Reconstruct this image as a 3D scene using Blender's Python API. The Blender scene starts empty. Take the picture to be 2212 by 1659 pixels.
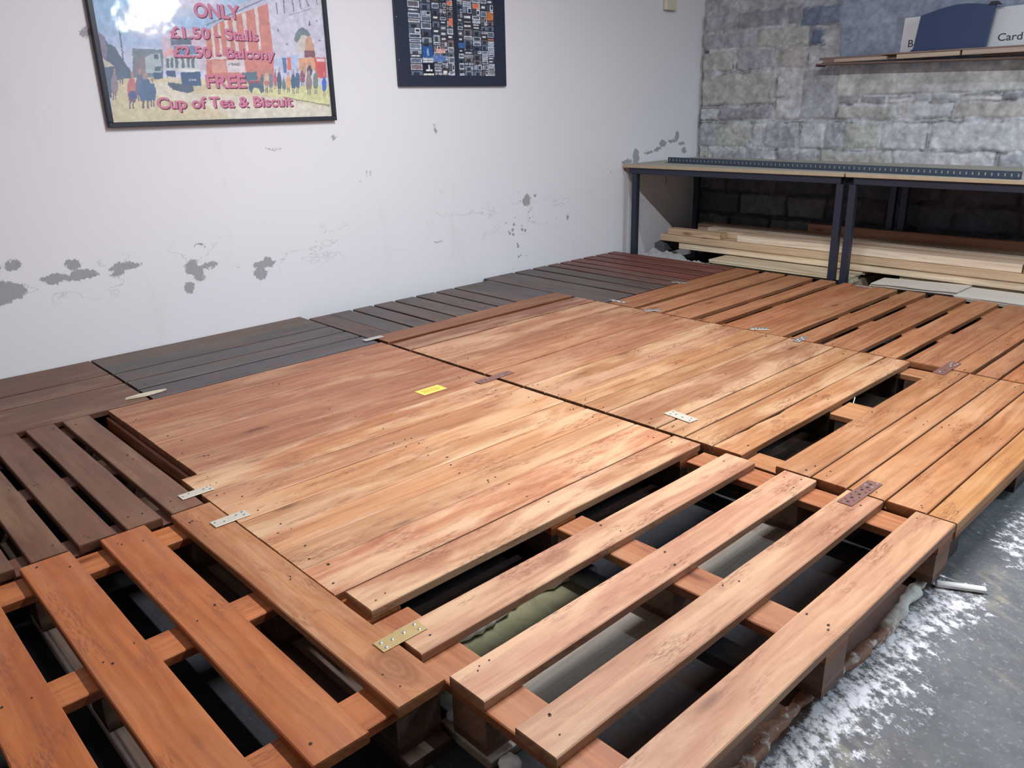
import bpy, bmesh, math, random
import numpy as np
from mathutils import Vector, Matrix
random.seed(7)
S = bpy.context.scene
# ---------------------------------------------------------------- camera
cam_d = bpy.data.cameras.new('camera'); cam = bpy.data.objects.new('camera', cam_d)
S.collection.objects.link(cam); S.camera = cam
cam_d.sensor_fit = 'HORIZONTAL'; cam_d.sensor_width = 36.0
cam_d.lens = 1731.806 / 2212.0 * 36.0
cam_d.clip_start = .02
cam.rotation_euler = (1.23877638, 0.02404180, 0.81095096)
cam.location = (3.57, 0.0, 1.104)
# ---------------------------------------------------------------- world, lights, exposure
W = bpy.data.worlds.new('world'); S.world = W; W.use_nodes = True
W.node_tree.nodes['Background'].inputs[0].default_value = (.62, .70, .85, 1)
W.node_tree.nodes['Background'].inputs[1].default_value = .05
S.view_settings.view_transform = 'Standard'; S.view_settings.look = 'None'
S.view_settings.gamma = 1.0; S.view_settings.use_curve_mapping = False
S.view_settings.exposure = 0.0
def area(name, loc, size, sy, power, col, rot=(0, 0, 0)):
    l = bpy.data.lights.new(name, 'AREA'); l.shape = 'RECTANGLE'; l.size = size; l.size_y = sy
    l.energy = power; l.color = col
    o = bpy.data.objects.new(name, l); S.collection.objects.link(o); o.location = loc; o.rotation_euler = rot
    return o
area('tube_light_over_deck', (2.35, 2.02, 2.42), 1.5, .07, 98, (.965, .965, 1.0))
area('tube_light_by_door', (6.9, 4.15, 2.47), 1.1, .6, 54, (.86, .94, 1.0), (0, math.radians(35), 0))
area('added_fill_behind', (2.2, -1.3, 2.42), 1.5, .07, 12, (1.0, .88, .78))  # added fill lamp behind the camera, for overall brightness
area('added_cool_fill_far_side', (4.6, 3.6, 2.42), 1.5, .07, 62, (.68, .85, 1.0))  # added cool fill, brightens and tints the back of the room
# ---------------------------------------------------------------- helpers
def link(o):
    S.collection.objects.link(o); return o
def tag(o, label=None, cat=None, group=None, kind=None):
    if label: o['label'] = label
    if cat: o['category'] = cat
    if group: o['group'] = group
    if kind: o['kind'] = kind
    return o
def empty(name, loc, label, cat, group=None):
    o = bpy.data.objects.new(name, None); o.location = loc; o.empty_display_size = .1
    return tag(link(o), label, cat, group)
def mesh_obj(name, verts, faces, mats, parent=None, loc=(0, 0, 0), rotz=0, fm=None, color=None, smooth=False):
    me = bpy.data.meshes.new(name); me.from_pydata(verts, [], faces)
    for m in (mats if isinstance(mats, (list, tuple)) else [mats]): me.materials.append(m)
    if fm: me.polygons.foreach_set('material_index', fm)
    if smooth: me.polygons.foreach_set('use_smooth', [True] * len(me.polygons))
    me.update()
    o = link(bpy.data.objects.new(name, me))
    L = Vector(loc)
    if parent is not None:
        o.parent = parent; p = parent; off = Vector((0, 0, 0))
        while p is not None: off += p.location; p = p.parent
        L = L - off
    o.location = L; o.rotation_euler = (0, 0, rotz)
    if color: o.color = color
    return o
class MB:
    def __init__(s): s.v = []; s.f = []; s.m = []
    def add(s, v, f, m=0):
        n = len(s.v); s.v += [tuple(x) for x in v]; s.f += [tuple(i + n for i in q) for q in f]; s.m += [m] * len(f)
    def box(s, x0, x1, y0, y1, z0, z1, m=0, c=0.0, rot=0, piv=None):
        if c <= 0:
            v = [(x, y, z) for z in (z0, z1) for y in (y0, y1) for x in (x0, x1)]
            f = [(0, 2, 3, 1), (4, 5, 7, 6), (0, 1, 5, 4), (2, 6, 7, 3), (0, 4, 6, 2), (1, 3, 7, 5)]
        else:
            bm = bmesh.new(); bmesh.ops.create_cube(bm, size=1)
            for q in bm.verts: q.co = ((x0 + x1) / 2 + q.co.x * (x1 - x0), (y0 + y1) / 2 + q.co.y * (y1 - y0), (z0 + z1) / 2 + q.co.z * (z1 - z0))
            bmesh.ops.bevel(bm, geom=bm.edges[:] , offset=c, segments=1, affect='EDGES')
            bm.verts.index_update(); v = [tuple(q.co) for q in bm.verts]; f = [[q.index for q in p.verts] for p in bm.faces]; bm.free()
        if rot:
            px, py = piv if piv else ((x0 + x1) / 2, (y0 + y1) / 2); cc, ss = math.cos(rot), math.sin(rot)
            v = [(px + (x - px) * cc - (y - py) * ss, py + (x - px) * ss + (y - py) * cc, z) for x, y, z in v]
        s.add(v, f, m)
    def disc(s, x, y, z, r, n=8, m=0, ry=None, up=1):
        ry = ry or r
        v = [(x + r * math.cos(2 * math.pi * i / n), y + ry * math.sin(2 * math.pi * i / n), z) for i in range(n)]
        s.add(v, [tuple(range(n))], m)
    def dome(s, x, y, z, r, h, m=0, n=10):
        v = []; 
        for k, (rr, hh) in enumerate(((1, 0), (.82, .7), (.4, 1))):
            v += [(x + r * rr * math.cos(2 * math.pi * i / n), y + r * rr * math.sin(2 * math.pi * i / n), z + h * hh) for i in range(n)]
        f = []
        for k in range(2): f += [(k * n + i, k * n + (i + 1) % n, (k + 1) * n + (i + 1) % n, (k + 1) * n + i) for i in range(n)]
        f.append(tuple(range(2 * n, 3 * n))); s.add(v, f, m)
    def build(s, name, mats, parent=None, color=None, smooth=False):
        return mesh_obj(name, s.v, s.f, mats, parent, (0, 0, 0), 0, s.m, color, smooth)
# numpy value noise
def vn(x, y, seed):
    rs = np.random.RandomState(seed); g = rs.rand(64, 64)
    xi = np.floor(x).astype(int); yi = np.floor(y).astype(int); fx = x - xi; fy = y - yi
    fx = fx * fx * (3 - 2 * fx); fy = fy * fy * (3 - 2 * fy)
    a = g[xi % 64, yi % 64]; b = g[(xi + 1) % 64, yi % 64]; c = g[xi % 64, (yi + 1) % 64]; d = g[(xi + 1) % 64, (yi + 1) % 64]
    return (a * (1 - fx) + b * fx) * (1 - fy) + (c * (1 - fx) + d * fx) * fy
def fbm(x, y, seed, o=4):
    s = 0; a = .5
    for i in range(o): s = s + a * vn(x * 2 ** i, y * 2 ** i, seed + i); a *= .5
    return s / (1 - .5 ** o)
# ---------------------------------------------------------------- material building
class NT:
    def __init__(s, name):
        s.mat = bpy.data.materials.new(name); s.mat.use_nodes = True; s.t = s.mat.node_tree
        s.b = s.t.nodes['Principled BSDF']; s.out = s.t.nodes['Material Output']
    def n(s, typ, **kw):
        o = s.t.nodes.new(typ)
        for k, v in kw.items(): setattr(o, k, v)
        return o
    def l(s, a, b): s.t.links.new(a, b)
    def setv(s, sock, v):
        if hasattr(v, 'is_output') : s.l(v, sock)
        else: sock.default_value = v
    def math(s, op, a, b=0.0, c=None, clamp=False):
        o = s.n('ShaderNodeMath', operation=op); o.use_clamp = clamp
        s.setv(o.inputs[0], a); s.setv(o.inputs[1], b)
        if c is not None: s.setv(o.inputs[2], c)
        return o.outputs[0]
    def vmath(s, op, a, b=None):
        o = s.n('ShaderNodeVectorMath', operation=op); s.setv(o.inputs[0], a)
        if b is not None: s.setv(o.inputs[1], b)
        return o.outputs['Value'] if op in ('LENGTH', 'DISTANCE', 'DOT_PRODUCT') else o.outputs[0]
    def noise(s, vec, scale, detail=4, rough=.55, dist=0.0, col=False):
        o = s.n('ShaderNodeTexNoise'); s.setv(o.inputs['Vector'], vec); o.inputs['Scale'].default_value = scale
        o.inputs['Detail'].default_value = detail; o.inputs['Roughness'].default_value = rough; o.inputs['Distortion'].default_value = dist
        return o.outputs['Color'] if col else o.outputs['Fac']
    def ramp(s, fac, stops):
        o = s.n('ShaderNodeValToRGB'); e = o.color_ramp.elements
        while len(e) < len(stops): e.new(.5)
        for q, (p, c) in zip(e, stops):
            q.position = p; q.color = c if len(c) == 4 else (*c, 1)
        s.l(fac, o.inputs[0]); return o.outputs[0]
    def step(s, fac, a, b):
        o = s.n('ShaderNodeMapRange'); s.l(fac, o.inputs[0]); o.inputs[1].default_value = a; o.inputs[2].default_value = b
        return o.outputs[0]
    def mix(s, fac, a, b, mode='MIX'):
        o = s.n('ShaderNodeMix', data_type='RGBA', blend_type=mode)
        s.setv(o.inputs['Factor'], fac)
        for k, v in ((6, a), (7, b)):
            if hasattr(v, 'is_output'): s.l(v, o.inputs[k])
            else: o.inputs[k].default_value = v if len(v) == 4 else (*v, 1)
        return o.outputs[2]
    def base(s, c):
        if hasattr(c, 'is_output'): s.l(c, s.b.inputs['Base Color'])
        else: s.b.inputs['Base Color'].default_value = c if len(c) == 4 else (*c, 1)
    def rough(s, v): s.setv(s.b.inputs['Roughness'], v)
    def bump(s, h, strength=.3, dist=.002):
        o = s.n('ShaderNodeBump'); o.inputs['Strength'].default_value = strength; o.inputs['Distance'].default_value = dist
        s.l(h, o.inputs['Height']); s.l(o.outputs[0], s.b.inputs['Normal'])
def plain(name, col, rough=.6, metal=0.0, var=.0, scale=20):
    m = NT(name); m.rough(rough); m.b.inputs['Metallic'].default_value = metal
    if var:
        tc = m.n('ShaderNodeTexCoord').outputs['Object']; f = m.noise(tc, scale, 4)
        m.base(m.mix(f, tuple(c * (1 - var) for c in col), tuple(min(1, c * (1 + var)) for c in col)))
    else: m.base(col)
    return m.mat
def wood_material(name, stained=True):
    m = NT(name)
    tc = m.n('ShaderNodeTexCoord').outputs['Object']; oi = m.n('ShaderNodeObjectInfo')
    rnd = m.vmath('SCALE', (17.3, 9.1, 5.7)); m.t.nodes[-1].inputs['Scale'].default_value = 1.0
    sc = m.t.nodes[-1]; m.l(oi.outputs['Random'], sc.inputs['Scale'])
    v = m.vmath('ADD', tc, rnd)
    # knots bend the grain
    kv = m.vmath('MULTIPLY', v, (3.1, 11.0, 11.0))
    vo = m.n('ShaderNodeTexVoronoi'); m.l(kv, vo.inputs['Vector']); vo.inputs['Scale'].default_value = 1.0
    kd = vo.outputs['Distance']
    kn = m.n('ShaderNodeSeparateColor'); m.l(vo.outputs['Color'], kn.inputs[0])
    gate = m.math('GREATER_THAN', kn.outputs[0], .72)
    knot = m.math('MULTIPLY', m.math('SUBTRACT', 1.0, m.step(kd, .05, .16)), gate)
    halo = m.math('MULTIPLY', m.math('SUBTRACT', 1.0, m.step(kd, .08, .5)), gate)
    warp = m.noise(m.vmath('MULTIPLY', v, (1.6, 5.0, 5.0)), 1.0, 3)
    sx = m.n('ShaderNodeSeparateXYZ'); m.l(v, sx.inputs[0])
    gy = m.math('ADD', m.math('ADD', sx.outputs[1], sx.outputs[2]), m.math('ADD', m.math('MULTIPLY', warp, .05), m.math('MULTIPLY', halo, .012)))
    cx = m.n('ShaderNodeCombineXYZ'); m.l(sx.outputs[0], cx.inputs[0]); m.l(gy, cx.inputs[1]); m.l(m.math('MULTIPLY', sx.outputs[2], .3), cx.inputs[2])
    g1 = m.noise(m.vmath('MULTIPLY', cx.outputs[0], (1.4, 55.0, 30.0)), 1.0, 5, .6)
    g2 = m.noise(m.vmath('MULTIPLY', cx.outputs[0], (9.0, 420.0, 200.0)), 1.0, 3, .6)
    tint = oi.outputs['Color']
    dark = m.mix(1.0, tint, (.74, .66, .60), 'MULTIPLY'); lite = m.mix(1.0, tint, (1.12, 1.14, 1.12), 'MULTIPLY')
    c = m.mix(m.step(g1, .33, .68), dark, lite)
    c = m.mix(m.math('MULTIPLY', m.step(g2, .52, .72), .35), c, m.mix(1.0, tint, (.5, .4, .36), 'MULTIPLY'))
    # blotchy stain
    bl = m.noise(m.vmath('MULTIPLY', v, (3.0, 9.0, 9.0)), 1.0, 4, .6)
    c = m.mix(m.math('MULTIPLY', m.step(bl, .50, .68), .55 if stained else .12), c, m.mix(1.0, tint, (.70, .52, .45), 'MULTIPLY'))
    # rubbed-through, paler wood
    wr = m.noise(m.vmath('MULTIPLY', v, (2.4, 11.0, 11.0)), 1.0, 6, .62, .4)
    wear = m.math('MULTIPLY', m.step(wr, .46, .62), oi.outputs['Alpha'])
    c = m.mix(m.math('MULTIPLY', wear, .72, clamp=True), c, (.70, .475, .285))
    # rough sawn speckle, dark stain caught in the fibres
    sp = m.noise(m.vmath('MULTIPLY', v, (45.0, 260.0, 200.0)), 1.0, 4, .7)
    spm = m.noise(m.vmath('MULTIPLY', v, (5.0, 16.0, 16.0)), 1.0, 2)
    c = m.mix(m.math('MULTIPLY', m.math('MULTIPLY', m.step(sp, .46, .60), m.step(spm, .54, .64)), .72 if stained else .1), c, (.20, .065, .032) if stained else (.3, .2, .12))
    c = m.mix(m.math('MULTIPLY', halo, .28), c, m.mix(1.0, tint, (.55, .42, .34), 'MULTIPLY'))
    c = m.mix(m.math('MULTIPLY', knot, .75), c, m.mix(1.0, tint, (.26, .17, .14), 'MULTIPLY'))
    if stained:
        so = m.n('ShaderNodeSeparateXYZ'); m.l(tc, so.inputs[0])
        edge = m.math('SUBTRACT', 1.0, m.step(so.outputs[2], .0165, .0195)); c = m.mix(m.math('MULTIPLY', edge, .8), c, m.mix(1.0, c, (.50, .42, .38), 'MULTIPLY'))  # board sides darkened, painting in the shade of the gaps
    at = m.n('ShaderNodeAttribute'); at.attribute_name = 'kn'
    ring = m.math('ABSOLUTE', m.math('SINE', m.math('ADD', m.math('MULTIPLY', at.outputs['Fac'], 11.0), m.math('MULTIPLY', warp, 6.0))))
    c = m.mix(m.math('MULTIPLY', m.step(at.outputs['Fac'], .02, .35), m.math('ADD', .30, m.math('MULTIPLY', ring, .22))), c, m.mix(1.0, tint, (.35, .22, .16), 'MULTIPLY'))
    m.base(c); m.rough(m.math('ADD', .40 if stained else .6, m.math('MULTIPLY', g1, .25)))
    m.b.inputs['Specular IOR Level'].default_value = .45
    h = m.math('ADD', m.math('MULTIPLY', g2, .5), m.math('ADD', g1, m.math('MULTIPLY', knot, -.4)))
    m.bump(h, .35, .0016)
    return m.mat
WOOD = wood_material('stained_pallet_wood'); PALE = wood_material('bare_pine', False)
NAIL = plain('nail_hole', (.02, .013, .01), .6)
SPLIT = plain('splintered_end', (.10, .05, .03), .9)
# ---------------------------------------------------------------- board: length on local X
def board_mesh(name, L, Wd, T, mat, nails=(), jit=.0012, rough_edge=0.0, knots=(), seed=0, chips=()):
    rn = random.Random(seed); n = max(3, int(L / .06)); c = min(.0022, T * .18)
    v = []; f = []; fm = []
    ph = [rn.uniform(0, 6.3) for _ in range(8)]
    def wav(x, k): return math.sin(x * 5.1 + ph[k]) * .6 + math.sin(x * 13.7 + ph[k + 1]) * .4
    for i in range(n + 1):
        x = L * i / n
        e0 = jit * wav(x, 0); e1 = jit * wav(x, 2) - rough_edge * (.5 + .5 * math.sin(x * 7 + ph[6])) * rn.uniform(.2, 1.0)
        zt = T + .0007 * wav(x, 4); a = max(0, e0); b = Wd + min(0, e1)
        xe0 = x
        if i in (0, n): xe0 = x + (rn.uniform(0, .0012) if i == 0 else -rn.uniform(0, .0012))
        v += [(xe0, a, c), (xe0, a + c, 0), (xe0, b - c, 0), (xe0, b, c), (xe0, b, zt - c), (xe0, b - c, zt), (xe0, a + c, zt), (xe0, a, zt - c)]
    for i in range(n):
        for k in range(8):
            p, q = i * 8 + k, i * 8 + (k + 1) % 8
            f.append((p, q, q + 8, p + 8)); fm.append(0)
    f.append(tuple(range(8))); fm.append(0); f.append(tuple(reversed(range(n * 8, n * 8 + 8)))); fm.append(0)
    kn = [0.0] * len(v)
    for (x, y) in nails:
        r = rn.uniform(.0016, .0030); b0 = len(v)
        for k in range(7): v.append((x + r * math.cos(k * .9) * 1.2, y + r * math.sin(k * .9), T + .0011)); kn.append(0)
        f.append(tuple(range(b0, b0 + 7))); fm.append(1)
    for (x, y, rx, ry) in knots:
        R = 10; N = 20; b0 = len(v); v.append((x, y, T + .0010)); kn.append(1.0)
        for k in range(1, R + 1):
            for j in range(N):
                a = 2 * math.pi * j / N; rr = k / R * (1 + .06 * math.sin(3 * a + x * 9))
                v.append((x + rx * rr * math.cos(a), min(max(y + ry * rr * math.sin(a), .003), Wd - .003), T + .0010 - .0002 * k / R)); kn.append(1 - k / R)
        for j in range(N): f.append((b0, b0 + 1 + j, b0 + 1 + (j + 1) % N)); fm.append(0)
        for k in range(R - 1):
            for j in range(N):
                p = b0 + 1 + k * N; f.append((p + j, p + N + j, p + N + (j + 1) % N, p + (j + 1) % N)); fm.append(0)
    return v, f, fm, kn
CNT = [0]
def board(name, parent, axis, a0, a1, b0, b1, z0, z1, color, mat=None, nails=None, cross=(), tilt=0.0, **kw):
    """axis 'X': length a along world X, width b along Y; axis 'Y': length a along Y, width b along X"""
    CNT[0] += 1; L = a1 - a0; Wd = b1 - b0; T = z1 - z0; rn = random.Random(CNT[0] * 31)
    nl = []
    if nails is None:
        for (c0, c1) in cross:
            cm = (c0 + c1) / 2 - a0
            for _ in range(rn.choice((1, 2, 2, 3))):
                x = cm + rn.uniform(-.032, .032)
                if .01 < x < L - .01: nl.append((x, Wd * rn.choice((rn.uniform(.18, .35), rn.uniform(.65, .85)))))
    v, f, fm, kn = board_mesh(name, L, Wd, T, mat, nl, seed=CNT[0], **kw)
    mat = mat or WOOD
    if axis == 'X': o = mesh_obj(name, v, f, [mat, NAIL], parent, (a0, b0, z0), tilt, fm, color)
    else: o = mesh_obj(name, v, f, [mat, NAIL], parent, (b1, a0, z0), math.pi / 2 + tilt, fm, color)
    if any(k > 0 for k in kn):
        at = o.data.attributes.new('kn', 'FLOAT', 'POINT'); at.data.foreach_set('value', kn)
    return o
def vary(c, s, wear, k=.10):
    r = random.Random(s); g = 1 + r.uniform(-k, k); h = r.uniform(-.05, .05)
    return (min(1, c[0] * g * (1 + h * .4)), min(1, c[1] * g), min(1, c[2] * g * (1 - h)), max(0, min(1, wear * r.uniform(.55, 1.35))))
def pallet(label, axis, A, Wr, boards, cross, color, wear=.4, blocks=None, bottoms=None, botc=None, botn=None, ctop=.122, ccol=None, mat=None, group='stained pallets laid as a deck', cw=None, bc=None):
    x0, y0 = (A[0], Wr[0]) if axis == 'X' else (Wr[0], A[0])
    root = empty('pallet', (x0, y0, 0), label, 'pallet', group)
    ccol = ccol or color
    for i, b in enumerate(boards):
        kw = dict(b[2]) if len(b) > 2 else {}
        a0 = kw.pop('a0', A[0]); a1 = kw.pop('a1', A[1]); col = kw.pop('color', color); w = kw.pop('wear', wear); z0 = kw.pop('z0', .122); z1 = kw.pop('z1', .144)
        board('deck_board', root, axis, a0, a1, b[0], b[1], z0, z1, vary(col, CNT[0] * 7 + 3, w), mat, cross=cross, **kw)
    other = 'Y' if axis == 'X' else 'X'
    cr = cw or Wr
    for c in cross:
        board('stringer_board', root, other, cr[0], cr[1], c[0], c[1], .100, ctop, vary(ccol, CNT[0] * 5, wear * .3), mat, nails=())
    bl = blocks if blocks is not None else [(Wr[0] + .0, Wr[0] + .095), ((Wr[0] + Wr[1]) / 2 - .048, (Wr[0] + Wr[1]) / 2 + .048), (Wr[1] - .095, Wr[1])]
    for c in cross:
        for b in bl:
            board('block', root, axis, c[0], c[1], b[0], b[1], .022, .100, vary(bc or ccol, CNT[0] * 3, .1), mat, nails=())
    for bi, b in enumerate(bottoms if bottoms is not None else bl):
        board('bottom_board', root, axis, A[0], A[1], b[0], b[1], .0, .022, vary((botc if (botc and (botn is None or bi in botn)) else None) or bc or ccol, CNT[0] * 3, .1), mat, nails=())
    return root
# ================================================================ THE SETTING
def wall_left_material():
    m = NT('white_emulsion'); tc = m.n('ShaderNodeTexCoord').outputs['Object']
    nz = m.noise(tc, 16.0, 9, .78, 0, True)
    off = m.vmath('SUBTRACT', nz, (.5, .5, .5)); o = m.vmath('MULTIPLY', off, (0, .085, .075)); o2 = m.vmath('MULTIPLY', m.vmath('SUBTRACT', m.noise(tc, 85.0, 4, .7, 0, True), (.5, .5, .5)), (0, .034, .034)); p = m.vmath('ADD', m.vmath('ADD', tc, o), o2)
    P = [  # y, z, ry, rz : peeled patches where the paint has come off
        (.66, .475, .085, .040), (.62, .565, .05, .02), (.715, .572, .03, .02), (.85, .497, .055, .017), (.955, .500, .058, .020), (.925, .545, .022, .026), (1.12, .510, .066, .017), (1.085,.485,.03,.012),
        (1.395, .465, .030, .034), (1.425, .43, .026, .034), (1.475, .462, .045, .012), (1.372, .375, .020, .028), (1.735, .425, .052, .018), (1.715, .385, .034, .028), (1.77, .44, .03, .016),
        (3.50, .566, .034, .036), (3.575, .585, .012, .01), (4.56, .765, .035, .05), (4.46, .735, .06, .014), (4.86, .835, .035, .028), (4.80, .80, .05, .012), (5.03, .88, .028, .035), (5.09, .83, .04, .012), (5.12, .78, .024, .022), (4.97, .85, .05, .013), (4.70, .785, .05, .010),
        (2.19, .988, .012, .009), (1.86, .948, .045, .002), (2.817, 1.0, .006, .026), (3.87, .424, .012, .018), (2.80, .402, .03, .003), (2.365,.81,.002,.016), (2.39,.805,.002,.014), (1.45,.56,.03,.004),(1.135,1.42,.02,.016),(4.92,.58,.006,.04)]
    d = None
    for (y, z, ry, rz) in P:
        q = m.vmath('MULTIPLY', m.vmath('SUBTRACT', p, (0, y, z)), (0, 1 / ry, 1 / rz)); ln = m.vmath('LENGTH', q)
        d = ln if d is None else m.math('MINIMUM', d, ln)
    mask = m.math('SUBTRACT', 1.0, m.step(d, .96, 1.02))
    # speckled flaking between the second picture and the bench
    vo = m.n('ShaderNodeTexVoronoi'); m.l(tc, vo.inputs['Vector']); vo.inputs['Scale'].default_value = 34
    q = m.vmath('LENGTH', m.vmath('MULTIPLY', m.vmath('SUBTRACT', tc, (0, 3.42, .38)), (0, 1 / .16, 1 / .27)))
    q2 = m.vmath('LENGTH', m.vmath('MULTIPLY', m.vmath('SUBTRACT', tc, (0, 4.45, .70)), (0, 1 / .24, 1 / .07)))
    region = m.math('SUBTRACT', 1.0, m.step(m.math('MINIMUM', q, q2), .4, 1.1))
    sz = m.n('ShaderNodeSeparateColor'); m.l(vo.outputs['Color'], sz.inputs[0])
    spk = m.math('MULTIPLY', m.math('LESS_THAN', vo.outputs['Distance'], m.math('MULTIPLY', region, .34)), m.math('GREATER_THAN', sz.outputs[0], .45))
    vo2 = m.n('ShaderNodeTexVoronoi'); m.l(tc, vo2.inputs['Vector']); vo2.inputs['Scale'].default_value = 6
    s2 = m.n('ShaderNodeSeparateColor'); m.l(vo2.outputs['Color'], s2.inputs[0])
    fly = m.math('MULTIPLY', m.math('LESS_THAN', vo2.outputs['Distance'], .022), m.math('GREATER_THAN', s2.outputs[1], .45))
    # hairline cracks near the flaked band
    wv = m.noise(m.vmath('MULTIPLY', tc, (0, 1.3, 3.0)), 1.0, 6, .62)
    band = m.step(m.n('ShaderNodeSeparateXYZ').outputs[2], 0, 1)
    sep = m.t.nodes[-2]; m.l(tc, sep.inputs[0])
    bz = m.math('SUBTRACT', 1.0, m.step(m.math('ABSOLUTE', m.math('SUBTRACT', sep.outputs[2], .48)), .05, .12))
    crack = m.math('MULTIPLY', m.math('LESS_THAN', m.math('ABSOLUTE', m.math('SUBTRACT', wv, .5)), .0035), bz)
    big = m.noise(tc, .9, 3); fine = m.noise(tc, 60, 4)
    c = m.mix(big, (.78, .79, .83), (.85, .86, .90))
    st = m.noise(m.vmath('MULTIPLY', tc, (1, 4.0, 1.2)), 1.0, 5, .7)
    c = m.mix(m.math('MULTIPLY', m.step(st, .60, .8), .35), c, (.62, .64, .62))
    under = m.mix(fine, (.33, .34, .37), (.43, .44, .46))
    allm = m.math('MAXIMUM', mask, m.math('MAXIMUM', spk, fly)); allm = m.math('MAXIMUM', allm, m.math('MULTIPLY', crack, .35))
    m.base(m.mix(allm, c, under)); m.rough(.62); m.b.inputs['Specular IOR Level'].default_value = .3
    h = m.math('ADD', m.math('MULTIPLY', allm, -1.0), m.math('MULTIPLY', m.noise(tc, 9, 5, .6), .5))
    m.bump(h, .5, .0022)
    return m.mat
def floor_material():
    m = NT('stained_concrete'); tc = m.n('ShaderNodeTexCoord').outputs['Object']
    a = m.noise(tc, 1.6, 6, .62); b = m.noise(tc, 13, 6, .7); c3 = m.noise(tc, 80, 3, .7)
    c = m.mix(m.step(a, .35, .66), (.115, .118, .125), (.18, .182, .19))
    c = m.mix(m.math('MULTIPLY', m.step(b, .45, .7), .6), c, (.085, .087, .095))
    c = m.mix(m.math('MULTIPLY', m.step(c3, .56, .70), .38), c, (.42, .42, .43))
    stv = m.vmath('MULTIPLY', tc, (4.2, 9.0, 1)); rt = m.n('ShaderNodeVectorRotate'); m.l(tc, rt.inputs[0]); rt.inputs['Angle'].default_value = .5
    y = m.noise(m.vmath('MULTIPLY', rt.outputs[0], (12, 30, 1)), 1.0, 4, .6); y2 = m.noise(tc, 2.3, 3)
    c = m.mix(m.math('MULTIPLY', m.math('MULTIPLY', m.step(y, .5, .66), m.step(y2, .46, .62)), .5), c, (.40, .36, .25))
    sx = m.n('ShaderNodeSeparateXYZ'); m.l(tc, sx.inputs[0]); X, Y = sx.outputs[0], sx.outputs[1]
    deck_shade = m.math('SUBTRACT', 1.0, m.step(X, 2.86, 3.02)); c = m.mix(m.math('MULTIPLY', deck_shade, .86), c, (.013, .015, .020))  # slab under the deck darkened, its shade painted into the colour
    # olive staining of the old slab under the first open pallet
    q = m.vmath('LENGTH', m.vmath('MULTIPLY', m.vmath('SUBTRACT', tc, (2.44, 1.03, 0)), (1 / .2, 1 / .26, 0)))
    c = m.mix(m.math('MULTIPLY', m.math('SUBTRACT', 1.0, m.step(q, .7, 1.1)), .8), c, m.mix(b, (.10, .10, .06), (.42, .40, .24)))
    # wood stain run on to the floor along the open side
    wob = m.math('MULTIPLY', m.math('SUBTRACT', m.noise(tc, 7, 4), .5), .12); xw = m.math('ADD', X, wob)
    br = m.math('MULTIPLY', m.math('MULTIPLY', m.step(xw, 2.80, 2.90), m.math('SUBTRACT', 1.0, m.step(xw, 3.03, 3.055))), m.math('SUBTRACT', 1.0, m.step(Y, 1.86, 1.92)))
    c = m.mix(m.math('MULTIPLY', br, .85), c, (.075, .038, .026))
    # white powder
    wide = m.math('ADD', .02, m.math('MULTIPLY', m.noise(tc, 4.2, 3), .36))
    dx = m.math('DIVIDE', m.math('SUBTRACT', X, 3.045), wide)
    fall = m.math('MULTIPLY', m.math('SUBTRACT', 1.0, m.step(dx, .25, 1.0)), m.step(dx, -.12, .02))
    yr = m.math('MULTIPLY', m.step(Y, -.6, 0.2), m.math('SUBTRACT', 1.0, m.step(Y, 1.86, 2.0)))
    q = m.vmath('LENGTH', m.vmath('MULTIPLY', m.vmath('SUBTRACT', tc, (3.15, 2.28, 0)), (1 / .13, 1 / .26, 0)))
    fall = m.math('MAXIMUM', m.math('MULTIPLY', fall, yr), m.math('MULTIPLY', m.math('SUBTRACT', 1.0, m.step(q, .5, 1.2)), .75))
    pn = m.noise(m.vmath('MULTIPLY', rt.outputs[0], (34, 46, 1)), 1.0, 8, .74)
    pc = m.noise(tc, 9.0, 4, .6)
    pw = m.step(m.math('ADD', m.math('ADD', m.math('MULTIPLY', pn, .95), m.math('MULTIPLY', pc, .30)), m.math('MULTIPLY', fall, .24)), .79, .90)
    pw = m.math('MULTIPLY', pw, m.step(fall, .02, .15))
    c = m.mix(pw, c, (.84, .84, .88))
    m.base(c); m.rough(m.math('ADD', .62, m.math('MULTIPLY', b, .3))); m.l(m.math('MULTIPLY', m.math('SUBTRACT', 1.0, m.math('MULTIPLY', deck_shade, .9)), .25), m.b.inputs['Specular IOR Level'])
    m.bump(m.math('ADD', m.math('MULTIPLY', b, 1.0), m.math('ADD', m.math('MULTIPLY', c3, .5), m.math('MULTIPLY', pw, .6))), .5, .003)
    return m.mat
def slab(name, x0, x1, y0, y1, z0, z1, mat):
    b = MB(); b.box(x0, x1, y0, y1, z0, z1); return tag(b.build(name, mat), kind='structure')
white_paint = plain('pale_wall_paint', (.70, .71, .73), .7, 0, .05, 3)
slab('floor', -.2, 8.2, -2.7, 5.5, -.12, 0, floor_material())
slab('ceiling', -.2, 8.2, -2.7, 5.5, 2.6, 2.7, plain('ceiling_paint', (.66, .66, .66), .8))
slab('wall_left', -.15, 0, -2.6, 5.5, 0, 2.6, wall_left_material())
slab('wall_right', 8.0, 8.15, -2.6, 5.5, 0, 2.6, white_paint)
slab('wall_front', 0, 8.0, -2.6, -2.45, 0, 2.6, white_paint)
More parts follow.
